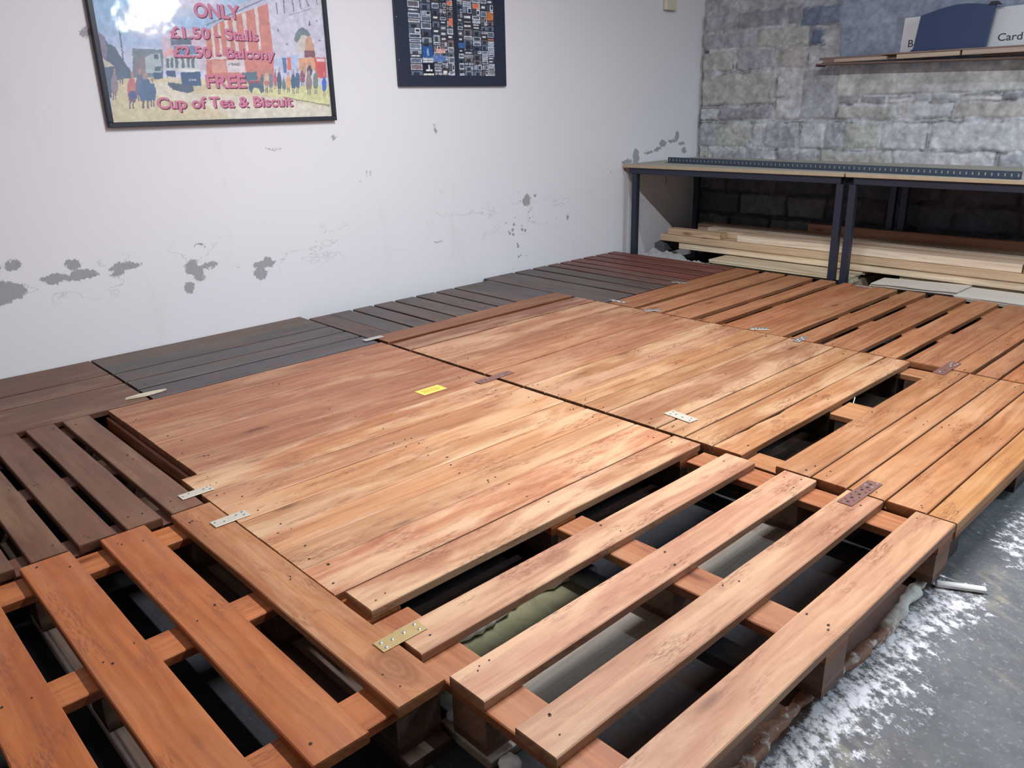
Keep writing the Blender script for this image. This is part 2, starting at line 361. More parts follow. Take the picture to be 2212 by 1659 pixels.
# ---- back wall of painted concrete blocks, a relief mesh
def back_wall():
    hx = .0075; x0, x1, z0, z1 = -.02, 8.05, 0.0, 2.62
    xs = np.concatenate([np.arange(x0, 2.6, hx), np.arange(2.6, x1, .05)]); zs = np.concatenate([np.arange(z0, 1.80, hx), np.arange(1.80, z1, .04)]); nx = len(xs); nz = len(zs); Xg, Zg = np.meshgrid(xs, zs)
    wx = (fbm(Xg * 14, Zg * 14, 3) - .5) * .030; wz = (fbm(Xg * 14 + 9, Zg * 14 + 4, 8) - .5) * .026
    Xw, Zw = Xg + wx, Zg + wz
    gr = (.45, .47, .52); gn = (.51, .53, .50); lt = (.63, .65, .69); dk = (.35, .36, .40); bl = (.12, .16, .26); pk = (.53, .51, .50); dd = (.19, .19, .23)
    B = [ # x0,x1,z0,z1,colour
     (.02,.26,1.575,1.685,gr),(.285,.63,1.578,1.68,dk),(.665,.76,1.57,1.68,dk),(.76,1.03,1.555,1.665,bl),
     (.02,.42,1.455,1.558,gr),(.44,.815,1.445,1.565,gn),(.83,.915,1.44,1.53,bl),
     (.02,.262,1.315,1.440,gn),(.30,.59,1.315,1.440,gr),(.61,.81,1.31,1.440,pk),
     (.02,.595,1.085,1.292,gn),(.612,.80,1.125,1.292,lt),(.80,1.02,1.09,1.292,gr),
     (.02,.165,.985,1.062,lt),(.185,.59,.985,1.068,dk),(.615,.80,.985,1.115,lt),(.80,1.035,.985,1.115,gr),(1.06,1.425,.985,1.062,gn),(1.46,1.752,.985,1.066,lt),(1.775,2.4,.985,1.066,pk),
     (1.06,1.20,1.078,1.118,dk),(1.205,1.365,1.074,1.118,dk),(1.38,1.52,1.074,1.095,(.7,.7,.7)),(1.38,1.515,1.10,1.118,dk),(1.53,1.62,1.074,1.118,gr),(1.63,1.76,1.078,1.118,gr),(1.79,2.0,1.076,1.098,(.7,.7,.7)),(1.77,1.99,1.103,1.118,dk),(2.01,2.5,1.08,1.118,dk),
     (.02,.165,.80,.962,gr),(.165,.43,.80,.958,gn),(.46,.545,.80,.958,lt),(.56,.80,.80,.962,gr),(.82,.985,.80,.962,lt),(.99,1.11,.80,.962,gr),(1.115,1.345,.80,.955,gn),(1.36,1.622,.80,.955,lt),(1.645,2.5,.80,.957,lt),
     (.03,.13,.66,.785,gn),(.135,.53,.66,.785,gr),(.555,.64,.66,.785,lt),(.66,.94,.66,.785,gr),(.97,1.43,.66,.782,gn),(1.44,2.02,.66,.79,lt),(2.04,2.5,.66,.79,gr)]
    R = random.Random(5)
    z = .645
    for r in range(4):
        h = .145; x = -.1 - .15 * (r % 2)
        while x < 8.0:
            w = R.uniform(.26, .42); B.append((x, x + w, z - h, z, R.choice([(.095,.095,.12),(.075,.08,.11),(.14,.145,.165),(.08,.07,.09)]))); x += w + .018  # low blocks near black, bench shade put into their colour
        z -= h + .02
    for (zr0, zr1) in ((.80,.96),(.66,.785),(.985,1.066),(1.075,1.118)):
        x = 2.52
        while x < 8.0: B.append((x, x + .4, zr0, zr1, gr)); x += .42
    sd = np.full(Xg.shape, -1.0); col = np.zeros(Xg.shape + (3,)); col[:] = (.52, .54, .57)
    lowm = np.clip((.70 - Zg) / .06, 0, 1)[..., None]; col = col * (1 - lowm) + np.array((.060, .060, .078)) * lowm  # wall tone darkened below bench height to paint in the shade there
    for (a, b, c, d, k) in B:
        s = np.minimum(np.minimum(Xw - a, b - Xw), np.minimum(Zw - c, d - Zw)); sd = np.maximum(sd, s)
        t = np.clip(s / .006, 0, 1)[..., None]; col = col * (1 - t) + np.array(k) * t
    bump = np.clip(sd / .014, -1, 1)
    gap = fbm(Xg * 6, Zg * 6, 31); flush = np.clip((gap - .46) / .1, 0, 1)   # joints pointed flush in places
    h = np.where(bump > 0, .016 * np.sqrt(np.clip(bump, 0, 1)), .014 * bump * (1 - flush) * .9 + .012 * flush)
    h += (fbm(Xg * 30, Zg * 30, 21) - .5) * .016 + (fbm(Xg * 9, Zg * 9, 51) - .5) * .020
    ck = np.exp(-((sd + .004) / .0035) ** 2) * np.clip((fbm(Xg * 7, Zg * 7, 33) - .50) / .06, 0, 1); h -= ck * .012; col *= (1 - .6 * ck)[..., None]
    wm = np.exp(-((sd + .003) / .006) ** 2) * np.clip((fbm(Xg * 8 + 3, Zg * 8, 35) - .46) / .08, 0, 1) * np.clip((Zg - .66) / .05, 0, 1); h += wm * .006; col = col * (1 - wm[..., None] * .8) + .8 * wm[..., None] * np.array((.74, .76, .80))
    # render coat on the upper right
    pl = np.clip(((Xg + (fbm(Xg * 5, Zg * 5, 61) - .5) * .12) - 1.02) / .03, 0, 1) * np.clip((Zg - 1.122) / .01, 0, 1)
    h = h * (1 - pl) + pl * (.020 + (fbm(Xg * 12, Zg * 12, 71) - .5) * .005)
    cp = np.zeros_like(col); t = np.clip((Zg - 1.24 + (fbm(Xg * 9, Zg * 9, 77) - .5) * .14) / .08, 0, 1)[..., None]
    cp[:] = np.array((.60, .62, .62)) * (.72 + .56 * fbm(Xg * 13, Zg * 5, 93)[..., None]); bluegrey = np.array((.33, .40, .52)) * (1 + .22 * (fbm(Xg * 14, Zg * 3, 91)[..., None] - .5)); cp = cp * (1 - t) + bluegrey * t
    tb = np.clip((.175 - np.abs(Xg - 1.06)) / .05, 0, 1)[..., None]; up = np.clip((Zg - 1.40) / .08, 0, 1)[..., None]
    col = col * (1 - pl[..., None]) + cp * pl[..., None]
    # bluish tint above the shelf line, stronger upward and to the right
    tt = (np.clip((Zg - 1.42) / .2, 0, 1) * np.clip((Xg - .15) / .8, 0, 1) * .45)[..., None]; col = col * (1 - tt) + np.array((.32, .37, .47)) * tt
    n1 = fbm(Xg * 22, Zg * 22, 13)[..., None]; n2 = fbm(Xg * 55, Zg * 55, 17)[..., None]
    col *= (.62 + .76 * n1) * (.72 + .56 * n2)
    wsp = np.clip((fbm(Xg * 34, Zg * 34, 41) - .62) / .05, 0, 1)[..., None] * np.clip((1.2 - Zg) / .3, 0, 1)[..., None] * (1 - lowm); col = col * (1 - wsp * .6) + np.array((.68, .70, .70)) * wsp * .6
    # vertical crack at the corner, darkened along its lower part
    cr = np.exp(-((Xg - .012 - (fbm(Zg * 9, Zg * 0 + 1, 5) - .5) * .02) / .008) ** 2) * np.clip((1.45 - Zg) / .1, 0, 1); h -= cr * .02; col *= (1 - .55 * cr)[..., None]
    col = np.clip(col, 0.01, .9)
    verts = np.stack([Xg, 5.285 - h, Zg], -1).reshape(-1, 3)
    idx = np.arange(nx * nz).reshape(nz, nx)
    F = np.stack([idx[:-1, :-1], idx[:-1, 1:], idx[1:, 1:], idx[1:, :-1]], -1).reshape(-1, 4)
    me = bpy.data.meshes.new('wall_back'); 
    extra = [(-.1, 5.35, 0), (8.1, 5.35, 0), (8.1, 5.35, 2.6), (-.1, 5.35, 2.6), (-.1, 5.45, 0), (8.1, 5.45, 0), (8.1, 5.45, 2.6), (-.1, 5.45, 2.6)]
    n0 = len(verts); VV = verts.tolist() + extra
    FF = F.tolist() + [[n0 + i for i in q] for q in ((0, 1, 2, 3), (4, 7, 6, 5), (0, 4, 5, 1), (3, 2, 6, 7), (0, 3, 7, 4), (1, 5, 6, 2))]
    me.from_pydata(VV, [], FF); me.update()
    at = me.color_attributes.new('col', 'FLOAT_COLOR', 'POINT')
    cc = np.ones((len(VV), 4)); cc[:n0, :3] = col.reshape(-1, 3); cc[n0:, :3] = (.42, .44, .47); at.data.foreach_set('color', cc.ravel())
    me.polygons.foreach_set('use_smooth', [True] * len(F) + [False] * 6)
    m = NT('painted_blockwork'); a = m.n('ShaderNodeAttribute'); a.attribute_name = 'col'
    tc = m.n('ShaderNodeTexCoord').outputs['Object']; f = m.noise(tc, 90, 4, .7); g = m.noise(tc, 25, 4, .65)
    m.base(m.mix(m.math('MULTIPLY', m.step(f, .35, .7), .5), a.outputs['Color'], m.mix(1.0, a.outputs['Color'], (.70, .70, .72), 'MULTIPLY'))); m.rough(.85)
    m.bump(m.math('ADD', f, g), .6, .004); me.materials.append(m.mat)
    tag(link(bpy.data.objects.new('wall_back', me)), kind='structure')
back_wall()
# ================================================================ THE DECK OF PALLETS
ORANGE = (.45, .142, .043); HONEY = (.52, .24, .10); TAN = (.44, .205, .090); RUST = (.40, .175, .082); SLATE = (.085, .080, .088); UMBER = (.150, .076, .046); MAHOG = (.15, .068, .050); INNER_SHADE = (.040, .026, .020); TEAK = (.36, .135, .065)  # the inner tone paints under-deck shade onto blocks and bottom boards
# near left, along the white wall
pallet('dark brown long-boarded pallet in the near left corner by the white wall', 'Y', (-.30, .905), (.008, .69),
       [(.008, .258), (.270, .412), (.427, .69)], [(-.30, -.21), (.25, .345), (.81, .903)], UMBER, .15, bc=UMBER)
pallet('slate grey pallet with long boards between the white wall and the yellow-labelled pallet', 'Y', (.915, 1.893), (.006, .690),
       [(.006, .155, {'color': (.12, .088, .07)}), (.156, .272, {'color': (.085, .08, .08)}), (.286, .412), (.426, .542), (.558, .690)], [(.918, 1.01), (1.36, 1.45), (1.80, 1.89)], SLATE, .08, bc=UMBER)
# slats at right angles to the wall
s = [(1.905, 2.022), (2.024, 2.143), (2.160, 2.272), (2.290, 2.408), (2.424, 2.547), (2.564, 2.686), (2.704, 2.818), (2.836, 2.965), (2.967, 3.103)]
pallet('slate slatted pallet by the white wall, behind the yellow-labelled one', 'X', (.075, .603), (1.905, 3.103),
       [(a, b, {'color': (.095, .082, .080) if i % 3 else (.105, .078, .072)}) for i, (a, b) in enumerate(s)], [(.08, .17), (.30, .39), (.51, .60)], SLATE, .06, bc=UMBER)
s = [(3.116, 3.235), (3.237, 3.352), (3.374, 3.505), (3.530, 3.642), (3.668, 3.755), (3.782, 3.860), (3.886, 3.980), (4.008, 4.104), (4.134, 4.230), (4.258, 4.335)]
pallet('far slatted pallet by the white wall, grey slats turning red-brown toward the bench', 'X', (.012, .955), (3.116, 4.335),
       [(a, b, {'color': (.105, .088, .082) if i < 4 else ((.14, .075, .062) if i < 6 else (.17, .062, .052))}) for i, (a, b) in enumerate(s)], [(.02, .11), (.44, .53), (.86, .95)], SLATE, .06, bc=MAHOG)
# left slatted pallet and the front orange pallet
s = [(.612, .697), (.502, .587), (.391, .476), (.288, .366), (.172, .254), (.058, .140), (-.055, .028)]
pallet('brown slatted pallet left of the bright orange one', 'X', (.698, 1.632), (-.055, .697),
       s, [(.70, .825), (1.13, 1.215), (1.535, 1.628)], (.165, .077, .045), .12, ccol=(.15, .055, .032), bc=INNER_SHADE)
o = pallet('bright orange pallet with four wide gaps nearest the camera at lower left', 'X', (1.638, 2.628), (-.26, .710),
       [(.606, .710, {'color': (.44, .19, .080), 'wear': .45, 'a1': 2.618, 'knots': [(.885, .058, .085, .040)]}), (.436, .542), (.262, .370, {}), (.096, .196, {}), (-.08, .022, {}), (-.26, -.16, {})],
       [(1.645, 1.738), (2.078, 2.168), (2.508, 2.600)], ORANGE, .10, ccol=(.50, .17, .055), blocks=[(-.26, -.165), (.262, .358), (.612, .708)], bc=(.10, .065, .050), botc=(.75, .71, .68), botn=(1,))
# closed pallets in the middle
pallet('closed flat-topped pallet carrying the yellow label', 'Y', (.758, 1.898), (.702, 1.440),
       [(.702, .838), (.8395, .980), (.9815, 1.128), (1.1295, 1.300), (1.3015, 1.440)], [(.762, .85), (1.28, 1.37), (1.80, 1.892)], (.38, .160, .080), .35, bc=(.05, .03, .025))  # blocks and bottom boards coloured dark as painted shade under the deck
r = [x for x in S.objects if x.name.startswith('pallet')][-1]
board('fascia_board', r, 'X', .704, 1.438, .7465, .7575, .030, .1205, (.27, .085, .035, .3), nails=())
pallet('pale worn pallet with eight tight boards in the middle of the deck', 'Y', (.712, 1.898), (1.4425, 2.350),
       [(1.4425, 1.588, {'color': (.48, .21, .09)}), (1.592, 1.704, {'color': (.50, .24, .12)}), (1.707, 1.800, {'color': (.52, .26, .12)}), (1.803, 1.900), (1.902, 2.003, {'color': (.54, .27, .13)}), (2.005, 2.106, {'color': (.56, .30, .15)}), (2.108, 2.245, {'color': (.50, .22, .11)}), (2.252, 2.350, {'a0': .733, 'a1': 1.902, 'z0': .1225, 'z1': .1455, 'color': (.46, .23, .13)})],
       [(.716, .805), (1.26, 1.35), (1.80, 1.892)], (.50, .255, .12), .95, ccol=ORANGE, bc=(.05, .03, .025))  # dark underside parts, with the shade below painted in
pallet('brown closed pallet beside the slate slats with a sunken gap along its first board', 'Y', (1.917, 3.112), (.6085, 1.578),
       [(.6085, .729, {'z0': .124, 'z1': .147, 'color': (.28, .115, .055), 'wear': .15}), (.757, .885, {'color': (.30, .125, .07)}), (.900, 1.056, {'color': (.38, .17, .085)}), (1.058, 1.206), (1.210, 1.364), (1.372, 1.578)],
       [(1.92, 2.01), (2.47, 2.56), (3.02, 3.11)], (.40, .180, .088), .5, bc=INNER_SHADE)
pallet('tan closed pallet with the white strap plate and a rough barky right edge', 'Y', (1.917, 3.118), (1.583, 2.476),
       [(1.583, 1.686), (1.688, 1.757, {'color': (.46, .22, .12)}), (1.760, 1.867), (1.872, 1.969), (1.9735, 2.172, {'color': (.38, .19, .10)}), (2.178, 2.276), (2.2815, 2.377), (2.380, 2.476, {'rough_edge': .012, 'color': (.46, .22, .10), 'knots': [(.30, .06, .03, .014), (.62, .05, .035, .016)]})],
       [(1.92, 2.01), (2.47, 2.56), (3.02, 3.11)], (.43, .215, .100), .55, bc=INNER_SHADE)
# open pallet at the front right
pallet('wide-slatted open pallet at the front right beside the white powder', 'Y', (.720, 1.908), (2.362, 3.056),
       [(2.436, 2.531, {'a0': .722, 'a1': 1.900, 'knots': [(.42, .055, .05, .022)]}), (2.615, 2.709, {'a0': .720}), (2.790, 2.885, {'a0': .716, 'a1': 1.911}), (2.962, 3.055, {'a0': .716, 'a1': 1.912, 'color': (.50, .27, .16)})],
       [(.722, .815), (1.268, 1.362), (1.815, 1.906)], (.52, .28, .17), .95, ccol=(.42, .16, .065), blocks=[(2.364, 2.412), (2.616, 2.708), (2.962, 3.052)], bottoms=[(2.578, 2.722)], bc=(.20, .11, .075), botc=(.42, .40, .37), cw=(2.362, 3.054))
pallet('tight-boarded pallet on the right edge of the deck above the bare floor', 'Y', (1.918, 3.112), (2.482, 3.056),
       [(2.584, 2.683, {}), (2.688, 2.784), (2.789, 2.884), (2.889, 2.985), (2.989, 3.056, {'z0': .1015, 'color': (.54, .25, .085)})],
       [(1.922, 2.012), (2.455, 2.60), (3.02, 3.11)], (.43, .195, .085), .28, ccol=TAN, blocks=[(2.50, 2.59), (2.73, 2.82), (2.94, 3.04)], bottoms=[(2.50, 2.59), (2.73, 2.82)], cw=(2.482, 2.986), bc=INNER_SHADE)
# far pallets
pallet('rust coloured pallet at the far end with six boards, next to the slate slats', 'Y', (3.126, 4.336), (.962, 1.948),
       [(.968, 1.124, {'tilt': .0}), (1.164, 1.290), (1.318, 1.462), (1.510, 1.598), (1.645, 1.798, {'color': (.38, .155, .072)}), (1.801, 1.936)],
       [(3.13, 3.22), (3.66, 3.78), (4.24, 4.334)], RUST, .16, bc=INNER_SHADE)
pallet('rust coloured far pallet with dark open gaps, in front of the grey sheets', 'Y', (3.126, 4.343), (1.976, 2.782),
       [(1.978, 2.076), (2.122, 2.270), (2.310, 2.417), (2.455, 2.605), (2.608, 2.687), (2.704, 2.780)],
       [(3.13, 3.20), (3.56, 3.71), (4.10, 4.338)], (.40, .172, .080), .16, bc=INNER_SHADE)
pallet('far right pallet partly cut off by the edge of the photo', 'Y', (3.126, 4.336), (2.788, 3.60),
       [(2.790, 2.935), (2.965, 3.075), (3.11, 3.24), (3.28, 3.40), (3.44, 3.60)], [(3.13, 3.22), (3.66, 3.75), (4.24, 4.33)], (.38, .145, .060), .15, bc=UMBER)

# ================================================================ METAL PLATES SCREWED ACROSS THE JOINTS
ZINC = plain('zinc_plate', (.62, .60, .56), .38, .75, .12, 60); BRASSY = plain('warm_lit_zinc_plate', (.66, .50, .24), .36, .7, .15, 50)  # brassy tone puts warm light into the plate colour
PAINTED = plain('brown_painted_plate', (.22, .105, .085), .5, .15, .25, 80); SCREW = plain('screw_head', (.80, .80, .80), .25, .9); HOLE = plain('plate_hole', (.015, .012, .010), .8); DULL = plain('pale_plate', (.60, .56, .46), .5, .3, .1, 60)
def plate(label, cx, cy, ln, wd, ang, mat, screws, holes, z=.1452, smat=None, group='metal joining plates screwed across pallet joints'):
    root = empty('mending_plate', (cx, cy, z), label, 'metal plate', group); ca, sa = math.cos(ang), math.sin(ang)
    def tr(v): return [(cx + x * ca - y * sa, cy + x * sa + y * ca, q) for x, y, q in v]
    b = MB(); b.box(-ln / 2, ln / 2, -wd / 2, wd / 2, z, z + .002, 0, .0007)
    for (x, y, r) in holes: b.disc(x, y, z + .0023, r, 10, 1, r * .9)
    b.v = tr(b.v); b.build('strap', [mat, HOLE], root)
    for (x, y) in screws:
        s_ = MB(); s_.dome(x, y, z + .002, .0042, .0022); s_.disc(x, y, z + .00435, .0012, 4, 1); s_.v = tr(s_.v); s_.build('screw', [smat or SCREW, HOLE], root)
    return root
H2 = math.pi / 2
def rows(n, L, w): return [((-.5 + (i + .5) / n) * L, w * (1 if i % 2 else -1)) for i in range(n)]
h4 = [(x, y, .0026) for x, y in rows(6, .10, .009)]
plate('pale narrow plate nearest the brown slatted pallet, at the worn pallet corner', 1.560, .706, .088, .034, H2, DULL, [(.022, .002), (.036, -.009)], [(-.036, .0, .0022), (-.018, .006, .0022), (.034, .010, .002)])
plate('pale narrow plate just right of it on the worn pallet edge', 1.768, .705, .092, .036, H2, DULL, [(.018, .004), (.034, -.008), (.036, .010)], [(-.038, .005, .0022), (-.018, -.004, .0024)])
plate('yellow-gold plate with raised screws beside the big knot', 2.461, .725, .104, .037, H2, BRASSY, [(-.040, .008), (-.040, -.010), (-.018, .002), (.010, .003), (.040, .010), (.038, -.009)], [])
plate('brown painted plate full of holes on the right edge joint', 2.824, 1.913, .172, .039, H2 - .02, PAINTED, [(.078, -.010), (.052, .010), (.050, -.009)],
      [(.062, .002, .0048), (.040, .0, .0050), (.070, .013, .0025), (.030, .012, .0025), (.028, -.012, .0025), (.018, .004, .005), (.008, -.010, .0028), (-.005, .010, .0028), (-.012, -.003, .005), (-.028, .011, .0026), (-.030, -.012, .0028), (-.042, .002, .005), (-.056, -.010, .0026), (-.060, .010, .0026), (-.070, -.001, .0045), (-.078, .012, .0022)])
plate('brown painted plate with silver screws at the top of the right deck opening', 2.608, 3.125, .178, .040, H2, PAINTED, [(.070, .010), (.070, -.010), (.052, .008), (.048, -.009), (.030, .0), (-.060, .005)], [(-.040, -.006, .004), (-.072, -.008, .003)], .1455)
plate('off-white rectangular plate lying across boards of the tan pallet', 2.177, 2.046, .108, .044, -.10, DULL, [], [(-.042, .010, .0028), (-.036, -.010, .0028), (-.020, .0, .0032), (.010, -.004, .0032), (.036, .008, .0028), (.044, -.010, .0028)])
plate('brown painted plate between the yellow label and the brown closed pallet', 1.435, 1.908, .175, .036, H2 + .02, PAINTED, [(.030, -.006), (-.030, .008)], [(.065, .004, .003), (.045, -.009, .003), (-.045, .0, .0035), (-.066, .006, .003), (-.072, -.008, .003)])
plate('bright silver plate at the corner of the slate boards and the slate slats', .637, 1.903, .098, .034, H2, ZINC, rows(5, .08, .008), [], .1478)
plate('glinting plate on the last slat where the slate slats meet the rust pallet', .998, 3.170, .10, .030, 0, ZINC, rows(4, .08, .006), h4)
plate('glinting plate at the corner where four pallets meet', 1.244, 3.130, .085, .036, .9, ZINC, rows(5, .06, .008), h4)
plate('silver plate on the seam near the middle of the far joint', 1.806, 3.166, .085, .034, .6, ZINC, rows(5, .07, .006), h4)
plate('small shiny plate right of it on the far joint', 2.022, 3.128, .092, .034, H2, ZINC, rows(4, .07, .008), h4, .1455)
plate('glinting plate at the far end of the rust pallet near the bench legs', 1.775, 4.292, .10, .030, 0, ZINC, rows(4, .08, .006), h4)
plate('glinting plate where red-brown slats meet the rust pallet', .965, 3.750, .10, .030, .25, ZINC, rows(5, .08, .006), h4)
# yellow label
b = MB(); b.v = []; b.box(-.052, .052, -.029, .029, .1449, .1453)
for k, (w, y) in enumerate(((.030, .012), (.036, .002), (.032, -.008))):
    x = -.036
    rr = random.Random(k)
    while x < w:
        d = rr.uniform(.004, .010); b.box(x, x + d, y - .0022, y + .0022, .1453, .1455, 1); x += d + .0025
b.v = [(1.369 + x * math.cos(H2) - y * math.sin(H2), 1.655 + x * math.sin(H2) + y * math.cos(H2), z) for x, y, z in b.v]
tag(b.build('paper_label', [plain('yellow_paper', (.90, .62, .12), .6), plain('label_ink', (.45, .25, .03), .7)]), 'small yellow printed label stuck on the closed pallet', 'label')
# pale splinter of wood
b = MB(); v = [(.640, .838), (.655, .905), (.648, .962), (.640, .985), (.628, .945), (.622, .890), (.632, .845)]
b.add([(x, y, .1455) for x, y in v] + [(x * .2 + .64 * .8 + (x - .64) * .65, y, .1515) for x, y in v], [tuple(range(7))[::-1], tuple(range(7, 14))] + [(i, (i + 1) % 7, 7 + (i + 1) % 7, 7 + i) for i in range(7)])
tag(b.build('wood_splinter', [plain('pale_splinter', (.62, .55, .42), .8, 0, .2, 90)]), 'pale torn sliver of wood on the slate pallet corner', 'wood scrap')
# ================================================================ BENCHES
STEEL = plain('dark_blue_grey_steel', (.030, .036, .062), .45, .3, .15, 30)
CHIP = plain('chipboard_top', (.46, .37, .25), .6, 0, .18, 40)
CHIPG = plain('dusty_bench_top', (.40, .39, .33), .7, 0, .15, 12)
def bench(label, x0, x1, fl, fr):
    r = empty('workbench', (x0, 4.42, 0), label, 'workbench', 'steel framed benches along the block wall')
    b = MB(); b.box(x0, x1, 4.405, 5.235, .702, .722, 0, .002); t = b.build('bench_top', [CHIP], r)
    b = MB(); b.box(x0 + .002, x1 - .002, 4.41, 5.233, .7222, .7235); b.build('top_surface', [CHIPG], r)
    for (a, c, d, e) in ((x0 + .04, x1 - .02, 4.422, 4.457), (x0 + .04, x1 - .02, 5.15, 5.185)):
        b = MB(); b.box(a, c, d, e, .663, .7015, 0, .002); b.build('frame_rail', STEEL, r)
    for a in (fl, fr):
        b = MB(); b.box(a + .003, a + .034, 4.458, 5.149, .665, .700, 0, .002); b.build('frame_rail', STEEL, r)
    for a in (fl, fr):
        for c in (4.4205, 5.1485):
            b = MB(); b.box(a, a + .039, c, c + .038, 0, .6625, 0, .002); b.build('leg', STEEL, r)
    return r
bench('steel framed workbench with chipboard top in the room corner, its end against the white wall', .012, 1.545, .079, 1.503)
bench('steel framed workbench running out of the photo at right', 1.556, 3.05, 1.574, 2.99)
def angle_iron():
    L = 2.215; n = 74; p = L / n; b = MB(); H = .036; t = .0022; hw = .007
    b.box(0, L, 0, t, 0, .011); b.box(0, L, 0, t, .025, H)
    for i in range(n + 1):
        a = max(0, i * p - (p - hw) / 2); c = min(L, i * p + (p - hw) / 2); b.box(a, c, 0, t, .011, .025)
    b.box(0, L, -.030, 0, 0, t)
    # folded second flange points toward the viewer
    ang = math.atan2(4.440 - 4.668, 2.388 - .189); ca, sa = math.cos(ang), math.sin(ang)
    b.v = [(.189 + x * ca - y * sa, 4.668 + x * sa + y * ca, z + .7238) for x, y, z in b.v]
    tag(b.build('slotted_angle', plain('blue_grey_angle_steel', (.060, .085, .125), .45, .35, .1, 30)), 'long slotted blue-grey steel angle lying across both benches', 'metal bar')
angle_iron()
# ================================================================ TIMBER UNDER THE BENCHES
PINE = (.86, .72, .54, .1); PINE2 = (.78, .61, .44, .1); PINE3 = (.68, .54, .37, .1); CHO = (.36, .19, .12, .05)
def timber(label, x0, x1, y0, y1, z0, z1, c, tilt=0, group='sawn timber stacked under the benches'):
    o = board('timber_length', None, 'X', x0, x1, y0, y1, z0, z1, c, PALE, nails=(), tilt=tilt, jit=.0008); return tag(o, label, 'timber', group)
timber('pale timber at the bottom front of the stack', .300, 2.75, 4.680, 4.770, .147, .190, (.90, .77, .58, .1))
timber('beige timber lying directly on the bottom front one', .150, 2.75, 4.668, 4.765, .192, .237, (.74, .58, .40, .1))
timber('pale timber on top of the front of the stack, starting right of the short offcut', .755, 2.405, 4.676, 4.768, .239, .282, (.92, .81, .66, .1))
timber('darker butt end of a timber at the right photo edge, top of the front row', 2.412, 2.80, 4.676, 4.768, .239, .285, CHO)
timber('short offcut on the left end of the stack', .205, .625, 4.678, 4.760, .239, .279, (.74, .58, .39, .1))
timber('second row timber of the bottom layer, mostly hidden', .25, 2.75, 4.775, 4.870, .147, .190, PINE)
timber('second row timber of the middle layer', .33, 2.75, 4.772, 4.868, .192, .237, PINE2)
timber('pink-tinged timber just behind the short offcut', .53, 2.60, 4.775, 4.868, .239, .280, (.72, .56, .43, .1))
timber('third row timber of the bottom layer against the wall side', .30, 2.75, 4.875, 4.970, .147, .190, PINE)
timber('third row timber of the middle layer toward the wall', .30, 2.75, 4.873, 4.968, .192, .237, PINE)
timber('third row greyish timber of the top layer', .40, 2.70, 4.874, 4.965, .239, .281, (.68, .60, .50, .1))
timber('back row grey-brown timber with its end showing left of the stack', .25, 2.75, 4.975, 5.070, .239, .286, (.46, .36, .28, .1))
timber('back row bottom timber against the block wall', .25, 2.75, 4.975, 5.070, .147, .237, PINE2)
timber('dark brown board standing on edge at the back of the stack', 1.035, 2.80, 5.072, 5.112, .239, .334, CHO)
# pale pallet and sheets in front of the stack
def pale_pallet(label, x0, x1, y0, y1, tops, blx):
    r = empty('pallet', (x0, y0, 0), label, 'pallet', 'bare wood pallets under the timber')
    for (a, b, c, d, z0, z1) in tops: board('deck_board', r, 'X', a, b, c, d, z0, z1, (.72, .64, .47, .1), PALE, nails=())
    for bx in blx:
        board('bearer', r, 'Y', y0, y1, bx, bx + .085, .022, .100, (.50, .40, .28, .1), PALE, nails=())
        board('bottom_board', r, 'Y', y0, y1, bx, bx + .085, 0, .021, (.42, .34, .25, .1), PALE, nails=())
    board('deck_board', r, 'X', x0, x1, y1 - .1, y1, .1005, .122, (.5, .42, .3, .1), PALE, nails=())
    return r
pale_pallet('bare pale pallet under the left end of the timber stack, behind the rust pallet', .66, 1.62, 4.50, 5.10,
            [(.688, 1.590, 4.463, 4.665, .124, .1325), (.682, 1.600, 4.470, 4.672, .1335, .1445), (.69, 1.60, 4.70, 4.80, .1225, .1445), (.69, 1.60, 4.85, 4.95, .1225, .1445), (.69, 1.6, 4.51, 4.62, .101, .1225)], (.735, 1.11, 1.505))
pale_pallet('bare pale pallet under the right end of the timber stack', 1.80, 2.80, 4.50, 5.10, [(1.80, 2.80, 4.70, 4.82, .1225, .1445), (1.80, 2.80, 4.86, 4.96, .1225, .1445), (1.80, 2.80, 4.50, 4.62, .101, .1225)], (1.84, 2.28, 2.70))
CARD = plain('grey_cardboard', (.60, .55, .48), .8, 0, .08, 8)
def sheets(label, pts, z, n, t, cat='sheet'):
    r = empty('fibreboard_sheets', (pts[0][0], pts[0][1], z), label, cat, 'grey sheets between the deck and the timber'); rn = random.Random(int(pts[0][0] * 1000))
    for k in range(n):
        dx, dy = rn.uniform(-.006, .006), rn.uniform(-.005, .005); q = [(x + dx, y + dy) for x, y in pts]; z0 = z + k * (t + .0012)
        m = len(q); N = 10
        # subdivided long edge with a slight curl
        v = []; 
        for zz in (z0, z0 + t):
            for i in range(N + 1):
                u = i / N
                a = (q[0][0] * (1 - u) + q[1][0] * u, q[0][1] * (1 - u) + q[1][1] * u); c = (q[3][0] * (1 - u) + q[2][0] * u, q[3][1] * (1 - u) + q[2][1] * u)
                w = .0012 * k * math.sin(u * 5 + k)
                v += [(a[0], a[1], zz + abs(w)), (c[0], c[1], zz)]
        M = 2 * (N + 1); f = []
        for i in range(N):
            p = 2 * i; f += [(p, p + 1, p + 3, p + 2), (M + p, M + p + 2, M + p + 3, M + p + 1), (p, p + 2, M + p + 2, M + p), (p + 1, M + p + 1, M + p + 3, p + 3)]
        f += [(0, M, M + 1, 1), (2 * N, 2 * N + 1, M + 2 * N + 1, M + 2 * N)]
        mesh_obj('sheet', v, f, CARD, r)
sheets('stack of thin grey sheets behind the dark gapped pallet', [(1.762, 4.405), (2.190, 4.455), (2.185, 4.690), (1.755, 4.600)], .1246, 4, .0042)
